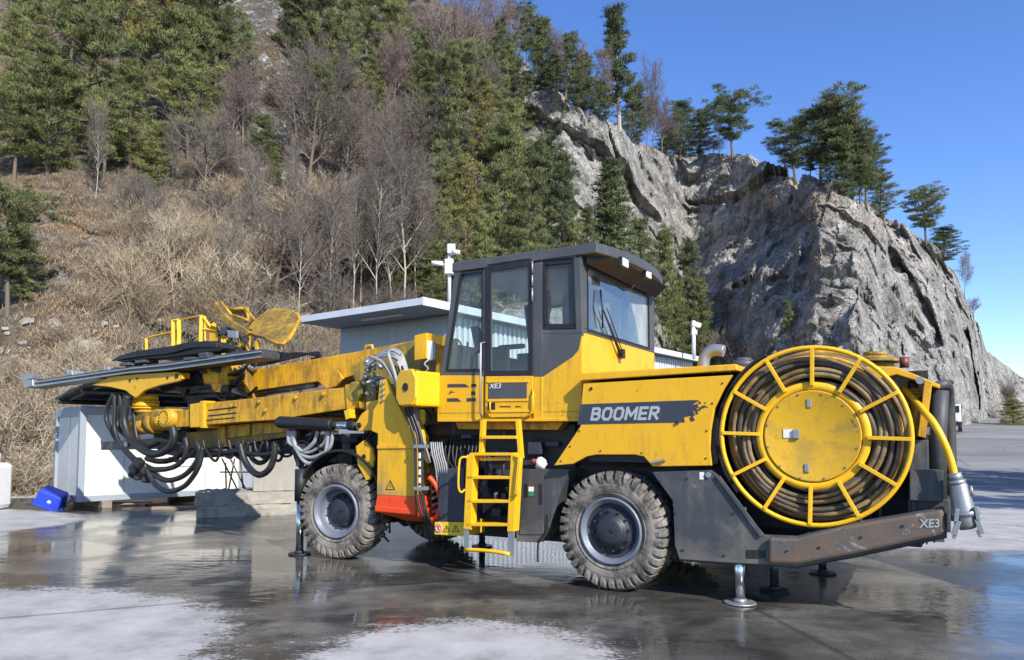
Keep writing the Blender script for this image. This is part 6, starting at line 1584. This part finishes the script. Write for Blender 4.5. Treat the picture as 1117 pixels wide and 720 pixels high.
# ridge trees
def ridge(px):     # the highest visible hill point in that direction
    for y in range(0, 460, 1):
        h, _ = onhill(px, y)
        if h is not None: return y
    return 460
for (k, x, t, m_, w_, v, lb) in (('scots', 575, 8, 'dark', .55, 0, 'dark pine on the upper ridge, leftmost against the sky'), ('bushy', 592, 22, 'dark', .55, 1, 'slim dark pine on the ridge next to the leftmost ridge pine'), ('bushy', 617, 38, 'dark', .6, 2, 'ridge pine with rounded dark crown, left of the bare-trunked pine'),
        ('bushy', 640, 62, 'dark', .6, 0, 'ridge pine hiding the foot of the tall bare-trunked pine'), ('tall', 676, 6, 'dark', .72, 0, 'tallest ridge pine with pale bare trunk showing'), ('bushy', 655, 90, 'dark', .8, 1, 'low bushy pine under the tallest ridge pine'), ('bushy', 690, 96, 'dark', .7, 2, 'small pine at the right foot of the tallest ridge pine'),
        ('bushy', 742, 110, 'dark', .75, 0, 'dark bushy pine on the ridge left of the round-topped one'), ('bushy', 727, 138, 'dark', .9, 1, 'low pine on the ridge beside bare trees'), ('bushy', 763, 122, 'dark', .8, 2, 'bushy pine touching the round-topped ridge pine'),
        ('scots', 799, 106, 'dark', .9, 1, 'round-topped pine with open trunk, alone on the dark cliff top'),
        ('scots', 868, 137, 'dark', 1.0, 2, 'spreading pine leaning left at the start of the cliff-top grove'), ('scots', 895, 122, 'dark', .8, 0, 'tall pine second from the left in the cliff-top grove'), ('scots', 912, 107, 'dark', .72, 1, 'tallest pine of the cliff-top grove'),
        ('bushy', 930, 130, 'dark', .6, 2, 'leafy pine just right of the tallest one in the grove'), ('scots', 945, 165, 'dark', .85, 0, 'lower pine toward the right of the cliff-top grove'), ('bushy', 960, 188, 'dark', .7, 1, 'last low pine at the right end of the cliff-top grove'),
        ('scots', 884, 170, 'dark', 1.0, 1, 'short pine between the two left stems of the grove'), ('bushy', 903, 165, 'dark', .5, 0, 'bushy pine filling the middle of the cliff-top grove'), ('bushy', 922, 172, 'dark', .55, 1, 'low bushy pine under the tallest pine of the grove'), ('scots', 938, 146, 'dark', .62, 2, 'broad pine right of the centre of the cliff-top grove'), ('bushy', 605, 62, 'dark', .7, 1, 'dense low pine between the left ridge pines'), ('bushy', 630, 75, 'dark', .7, 0, 'dense low pine left of the tallest ridge pine'), ('scots', 584, 30, 'dark', .6, 3, 'second pine from the left on the upper ridge'),
        ('scots', 1010, 211, 'dark', .95, 2, 'lone wind-bent pine on the right shoulder of the cliff'), ('bushy', 1028, 250, 'dark', 1.1, 0, 'low pine hanging below the lone wind-bent pine')):
    ry = ridge(x); t -= 4; plant_ever(k, x, ry+3, t, m_, lb, 'pines along the skyline', w_*(2.0 if k == 'bushy' else 1.5), v=v)
for (x, t, w_) in ((556, -15, .6), (566, 10, .55), (608, 20, .6), (630, 30, .5), (660, 40, .55), (705, 52, .6), (697, 92, .8), (712, 100, .8), (722, 104, .8), (735, 130, .9), (778, 150, 1.), (1052, 268, .6), (785, 148, 1.), (1062, 322, .8)):
    ry = ridge(x); plant_bare('slim' if w_ < .7 else 'round', x, ry+3, t, 'twig', 'purple', 'thin leafless tree on the skyline ridge', 'leafless trees on the ridge', w_)
# bare trees on the slope
for (k, x, y, t, ba, tw, w_, v, lb) in (('round', 336, 208, 55, 'bark', 'twig', .95, 0, 'large round leafless tree left of the gully'), ('round', 222, 225, 105, 'twig', 'twig', .9, 1, 'grey leafless tree under the left pines'), ('round', 375, 215, 95, 'twig', 'twig', .8, 1, 'leafless tree in the gully beside the large round one'),
        ('slim', 424, 232, 95, 'twig', 'twig', .8, 0, 'slim leafless tree in the middle of the gully'), ('round', 462, 215, 80, 'bark', 'twig', .8, 0, 'dark-stemmed leafless tree by the right side of the gully'), ('slim', 398, 190, 85, 'twig', 'purple', .9, 1, 'slender leafless tree high in the gully'),
        ('slim', 440, 345, 140, 'pale', 'twig', .75, 2, 'tall pale-trunked leafless tree left of the cab'), ('slim', 385, 345, 175, 'pale', 'twig', .6, 0, 'pale slender trunk above the shed roof, left of the tallest'), ('slim', 393, 335, 160, 'straw', 'twig', .55, 1, 'straw-coloured slender trunk paired with another above the shed'),
        ('gnarl', 300, 340, 215, 'bark', 'bark', 1.2, 0, 'dark crooked leafless tree above the shed roof'), ('slim', 104, 215, 95, 'pale', 'twig', .5, 2, 'thin pale stem in front of the left pines'), ('slim', 187, 210, 120, 'twig', 'twig', .5, 0, 'thin grey stem among the left pines'),
        ('slim', 352, 345, 190, 'twig', 'twig', .7, 1, 'thin leafless tree between the crooked tree and pale trunks'), ('slim', 465, 330, 190, 'twig', 'twig', .8, 0, 'leafless tree close to the cab, under the evergreens'), ('round', 265, 165, 40, 'twig', 'purple', .7, 0, 'leafless tree in front of the white rock face'),
        ('round', 480, 120, -10, 'twig', 'purple', .8, 1, 'purple-brown leafless tree high above the cab'), ('round', 515, 100, -35, 'twig', 'purple', .8, 0, 'purple-brown leafless tree near the top of the ridge'), ('round', 540, 90, -30, 'twig', 'purple', .7, 1, 'purple-brown leafless tree beside the skyline'),
        ('slim', 190, 335, 215, 'straw', 'straw', .9, 1, 'straw-coloured young tree among the dry bushes'), ('slim', 410, 300, 215, 'twig', 'twig', .9, 2, 'thin tree in the tangle above the shed')):
    plant_bare(k, x, y, t, ba, tw, lb, None, w_, v)
for i in range(44):
    x = rng_p.uniform(235, 560); y = rng_p.uniform(70, 330); 
    if 250 < x < 310 and y < 110: continue
    hh = rng_p.uniform(55, 100)
    plant_bare(rng_p.choice(('round', 'round', 'slim')), x, y, y-hh, 'twig', rng_p.choice(('twig', 'purple', 'twig')), 'leafless tree in the grey thicket between the pines', 'thicket of leafless trees', rng_p.uniform(.7, 1.05))
for (x, y, t, m_, k, w_) in ((320, 70, -30, 'pine', 'bushy', 1.), (400, 60, -40, 'pine', 'bushy', 1.), (440, 60, -40, 'dark', 'scots', 1.), (470, 150, 55, 'pine', 'bushy', .9), (495, 110, 20, 'dark', 'bushy', .9), (350, 150, 70, 'pine', 'scots', .9), (440, 180, 110, 'dark', 'bushy', .9), (530, 120, 45, 'dark', 'bushy', .9), (545, 150, 80, 'pine', 'bushy', 1.), (410, 130, 50, 'pine', 'bushy', .9), (455, 280, 200, 'dark', 'bushy', 1.), (445, 320, 250, 'pine', 'bushy', 1.1)):
    plant_ever(k, x, y, t, m_, 'green pine growing out of the leafless thicket', 'pines in the thicket', w_)
for (x, y, t, v) in ((250, 345, 215, 0), (325, 350, 200, 1), (362, 348, 180, 2), (412, 350, 165, 0), (428, 340, 205, 1), (455, 330, 160, 2), (160, 300, 190, 1), (275, 250, 150, 2), (318, 240, 140, 0), (455, 215, 120, 1)):
    plant_bare('slim', x, y, t, 'pale', 'twig', 'tall thin pale-barked leafless tree on the middle slope', 'thin pale-barked trees on the slope', .6, v)
for (x, y, t) in ((240, 235, 190), (405, 250, 195), (380, 300, 262), (432, 290, 235), (140, 235, 205), (345, 255, 215), (300, 205, 160)):
    plant_ever('bushy', x, y, t, 'pine', 'small green pine standing alone in the brown brush', 'small pines in the brush', 1.)
# shrubs
SG = 'dry shrubs on the slope'
for i in range(50):
    x = rng_p.uniform(120, 480); y = rng_p.uniform(225, 385) if x > 200 else rng_p.uniform(230, 360)
    hgt = rng_p.uniform(40, 85) if y > 280 else rng_p.uniform(35, 60)
    mt = rng_p.choice(('tan', 'tan', 'straw', 'twig') if x < 330 else ('twig', 'twig', 'purple', 'tan'))
    lb = {'tan': 'tan leafless shrub among the dry brush above the rig', 'straw': 'straw-coloured leafless shrub among the dry brush above the rig', 'twig': 'grey-brown leafless shrub in the tangle on the slope', 'purple': 'purplish leafless shrub in the tangle on the slope'}[mt]
    plant_shrub(x, y, y-hgt, mt, lb, mt+' '+SG, rng_p.uniform(.9, 1.6))
for (x, y, h_) in ((25, 520, 90), (5, 510, 110), (40, 470, 70), (60, 440, 60), (15, 440, 60), (90, 400, 40), (35, 545, 60), (8, 545, 70), (70, 380, 40), (100, 340, 40), (110, 420, 40)):
    plant_shrub(x, y, y-h_, rng_p.choice(('straw', 'tan', 'tan')), 'dry bushy shrub at the bottom of the slope beside the container', 'shrubs beside the container', 1.5, 2)
for (x, y, h_) in ((790, 395, 40), (805, 405, 38), (775, 400, 30), (825, 400, 30), (1083, 470, 30), (1100, 440, 30)):
    plant_shrub(x, y, y-h_, 'twig', 'grey-brown leafless shrub at the foot of the cliff', 'shrubs at the cliff foot', 1.2)
plant_ever('bushy', 1108, 478, 436, 'yel', 'bright green bush by the far bend of the road', None, 1.8, Yf=70., cat='bush')
# ground cover: dry grass and brushwood (uncountable)
def scatter(name, n, region, mat, hmin, hmax, wd, bend, label, clump=None, seg=2, kindm='blade'):
    rr = random.Random(name); V = []; Fc = []; k = 0; tries = 0
    while k < n and tries < n*3:
        tries += 1
        x0, x1, y0, y1 = region[rr.randrange(len(region))]
        px, py = rr.uniform(x0, x1), rr.uniform(y0, y1)
        h, nm = onhill(px, py)
        if h is None: continue
        for _ in range(rr.randint(3, 7)):
            k += 1
            p = h+Vector((rr.gauss(0, .25), rr.gauss(0, .25), -.08)); l = rr.uniform(hmin, hmax)
            a = rr.uniform(0, 6.28); d = Vector((math.cos(a)*bend*rr.random(), math.sin(a)*bend*rr.random(), 1)).normalized()
            s_ = Vector((rr.uniform(-1, 1), rr.uniform(-.4, .4), 0)).normalized()*wd*rr.uniform(.6, 1.3)
            m1_ = p+d*l*.5+Vector((rr.uniform(-1, 1), rr.uniform(-1, 1), 0))*l*.08; e = p+d*l+Vector((math.cos(a), math.sin(a), -.5))*l*.25*bend
            b = len(V); V += [tuple(p-s_), tuple(p+s_), tuple(m1_+s_*.8), tuple(m1_-s_*.8), tuple(e)]; Fc += [(b, b+1, b+2, b+3), (b+3, b+2, b+4)]
    o = link(name, mk(name, V, Fc, mat)); tag(o, label, None, None, 'stuff'); return o
scatter('dry_grass', 17000, [(-60, 280, 190, 420), (-60, 60, 380, 550), (60, 330, 210, 400), (-260, -60, 200, 550)], PM['straw'], .15, .45, .012, .9, 'pale dry grass covering the slope')
scatter('rusty_grass', 12000, [(30, 130, 320, 430), (-30, 100, 190, 300), (-30, 60, 400, 550), (60, 300, 190, 330)], PM['rustg'], .12, .38, .014, 1., 'rust-coloured dry grass on the slope')
scatter('brushwood', 15000, [(120, 500, 100, 400), (240, 560, 60, 330)], PM['twig'], .5, 1.7, .010, 1.1, 'tangled grey brushwood on the slope')
scatter('brushwood', 6000, [(120, 460, 220, 400)], PM['tan'], .5, 1.5, .010, 1.0, 'tangled tan brushwood on the slope')
scatter('cliff_grass', 5000, [(740, 1050, 160, 300), (800, 960, 195, 245)], PM['rustg'], .1, .3, .02, 1., 'dry grass tufts on the cliff top')
# loose stones on the slope
rs = random.Random(4)
def stone_mesh(seed):
    r_ = random.Random(seed); b = MB(); import bmesh
    bm = bmesh.new(); bmesh.ops.create_icosphere(bm, subdivisions=2, radius=.5)
    for v in bm.verts:
        c = v.co.copy(); f = 1
        for _ in range(1): pass
        v.co = Vector((round(c.x*2.4)/2.4*.6+c.x*.4, round(c.y*2.2)/2.2*.6+c.y*.4, (round(c.z*2.6)/2.6*.6+c.z*.4)*.7))*(1+r_.uniform(-.1, .1))
    me = bpy.data.meshes.new('boulder'); bm.to_mesh(me); bm.free(); me.materials.append(M['stone']); return me
SM = [stone_mesh(i) for i in range(4)]
for i in range(46):
    if i < 6: px, py, w_ = ((88, 378, 22), (62, 372, 13), (30, 352, 14), (75, 392, 9), (25, 375, 9), (58, 352, 12))[i]
    elif i < 34: px, py, w_ = rs.uniform(0, 130), rs.uniform(345, 430), rs.uniform(4, 9)
    else: px, py, w_ = rs.uniform(60, 330), rs.uniform(230, 380), rs.uniform(5, 12)
    h, _ = onhill(px, py)
    if h is None: continue
    o = bpy.data.objects.new('boulder', SM[i % 4]); COL.objects.link(o); s_ = w_*h.y/F; o.scale = (s_, s_*.8, s_*.8); o.location = h+Vector((0, 0, s_*.1)); o.rotation_euler = (rs.uniform(-.3, .3), rs.uniform(-.3, .3), rs.uniform(0, 6))
    if i == 0: tag(o, 'largest pale boulder on the slope above the feed rail', 'boulder', 'loose stones on the slope')
    else: tag(o, 'small pale stone lying loose on the slope', 'boulder', 'loose stones on the slope')

for (x, y, h_) in ((19, 10.5, 8.5), (23, 15.5, 10), (27, 21, 11)):
    i = 0; tm, cv, cf, cache = EV['scots'][i]; o = empty('pine_tree', (x, y, 0), x); o.scale = (h_, h_, h_)
    tag(o, 'roadside pine beyond the right edge of the view', 'pine tree', 'roadside pines on the right')
    for nm, me in (('trunk', tm), ('crown', cache['pine'])): c = bpy.data.objects.new(nm, me); COL.objects.link(c); c.parent = o

# ------------------------------------------------------------------ light, sky and camera
SUN_AZ, SUN_EL = R(32), R(35)      # azimuth to the right of straight behind the camera
sd = Vector((math.sin(SUN_AZ)*math.cos(SUN_EL), -math.cos(SUN_AZ)*math.cos(SUN_EL), math.sin(SUN_EL)))
sl = bpy.data.lights.new('sun', 'SUN'); sl.energy = 5.0; sl.angle = R(.53); sl.color = (1., .94, .84)
so = bpy.data.objects.new('sun', sl); COL.objects.link(so)
so.rotation_euler = sd.to_track_quat('Z', 'Y').to_euler()
w = bpy.data.worlds.new('World'); sc.world = w; w.use_nodes = True
nt = w.node_tree; nt.nodes.clear()
st = nt.nodes.new('ShaderNodeTexSky'); st.sky_type = 'NISHITA'; st.sun_disc = False
st.sun_elevation = SUN_EL; st.sun_rotation = math.pi-SUN_AZ
st.air_density = 1.0; st.dust_density = .3; st.ozone_density = 3.0; st.altitude = 600
bg = nt.nodes.new('ShaderNodeBackground'); bg.inputs[1].default_value = .13
wo = nt.nodes.new('ShaderNodeOutputWorld')
hs = nt.nodes.new('ShaderNodeHueSaturation'); hs.inputs['Saturation'].default_value = 1.2; hs.inputs['Value'].default_value = 1.4; hs.inputs['Hue'].default_value = .513
nt.links.new(st.outputs[0], hs.inputs['Color']); nt.links.new(hs.outputs[0], bg.inputs[0]); nt.links.new(bg.outputs[0], wo.inputs[0])
cam = bpy.data.cameras.new('camera'); co = bpy.data.objects.new('camera', cam); COL.objects.link(co)
co.location = (0, 0, H); co.rotation_euler = (R(90)+PT, 0, 0)
cam.sensor_width = 36; cam.lens = F/1117*36; cam.shift_y = (CY-360)/1117; cam.clip_end = 2000; cam.clip_start = .05
sc.camera = co
vs = sc.view_settings; vs.view_transform = 'Standard'; vs.look = 'None'; vs.exposure = .45; vs.gamma = 1; vs.use_curve_mapping = False
sc.cycles.max_bounces = 8; sc.cycles.transparent_max_bounces = 24
sc.cycles.glossy_bounces = 3; sc.cycles.diffuse_bounces = 3; sc.cycles.transmission_bounces = 3
sc.cycles.caustics_reflective = False; sc.cycles.caustics_refractive = False
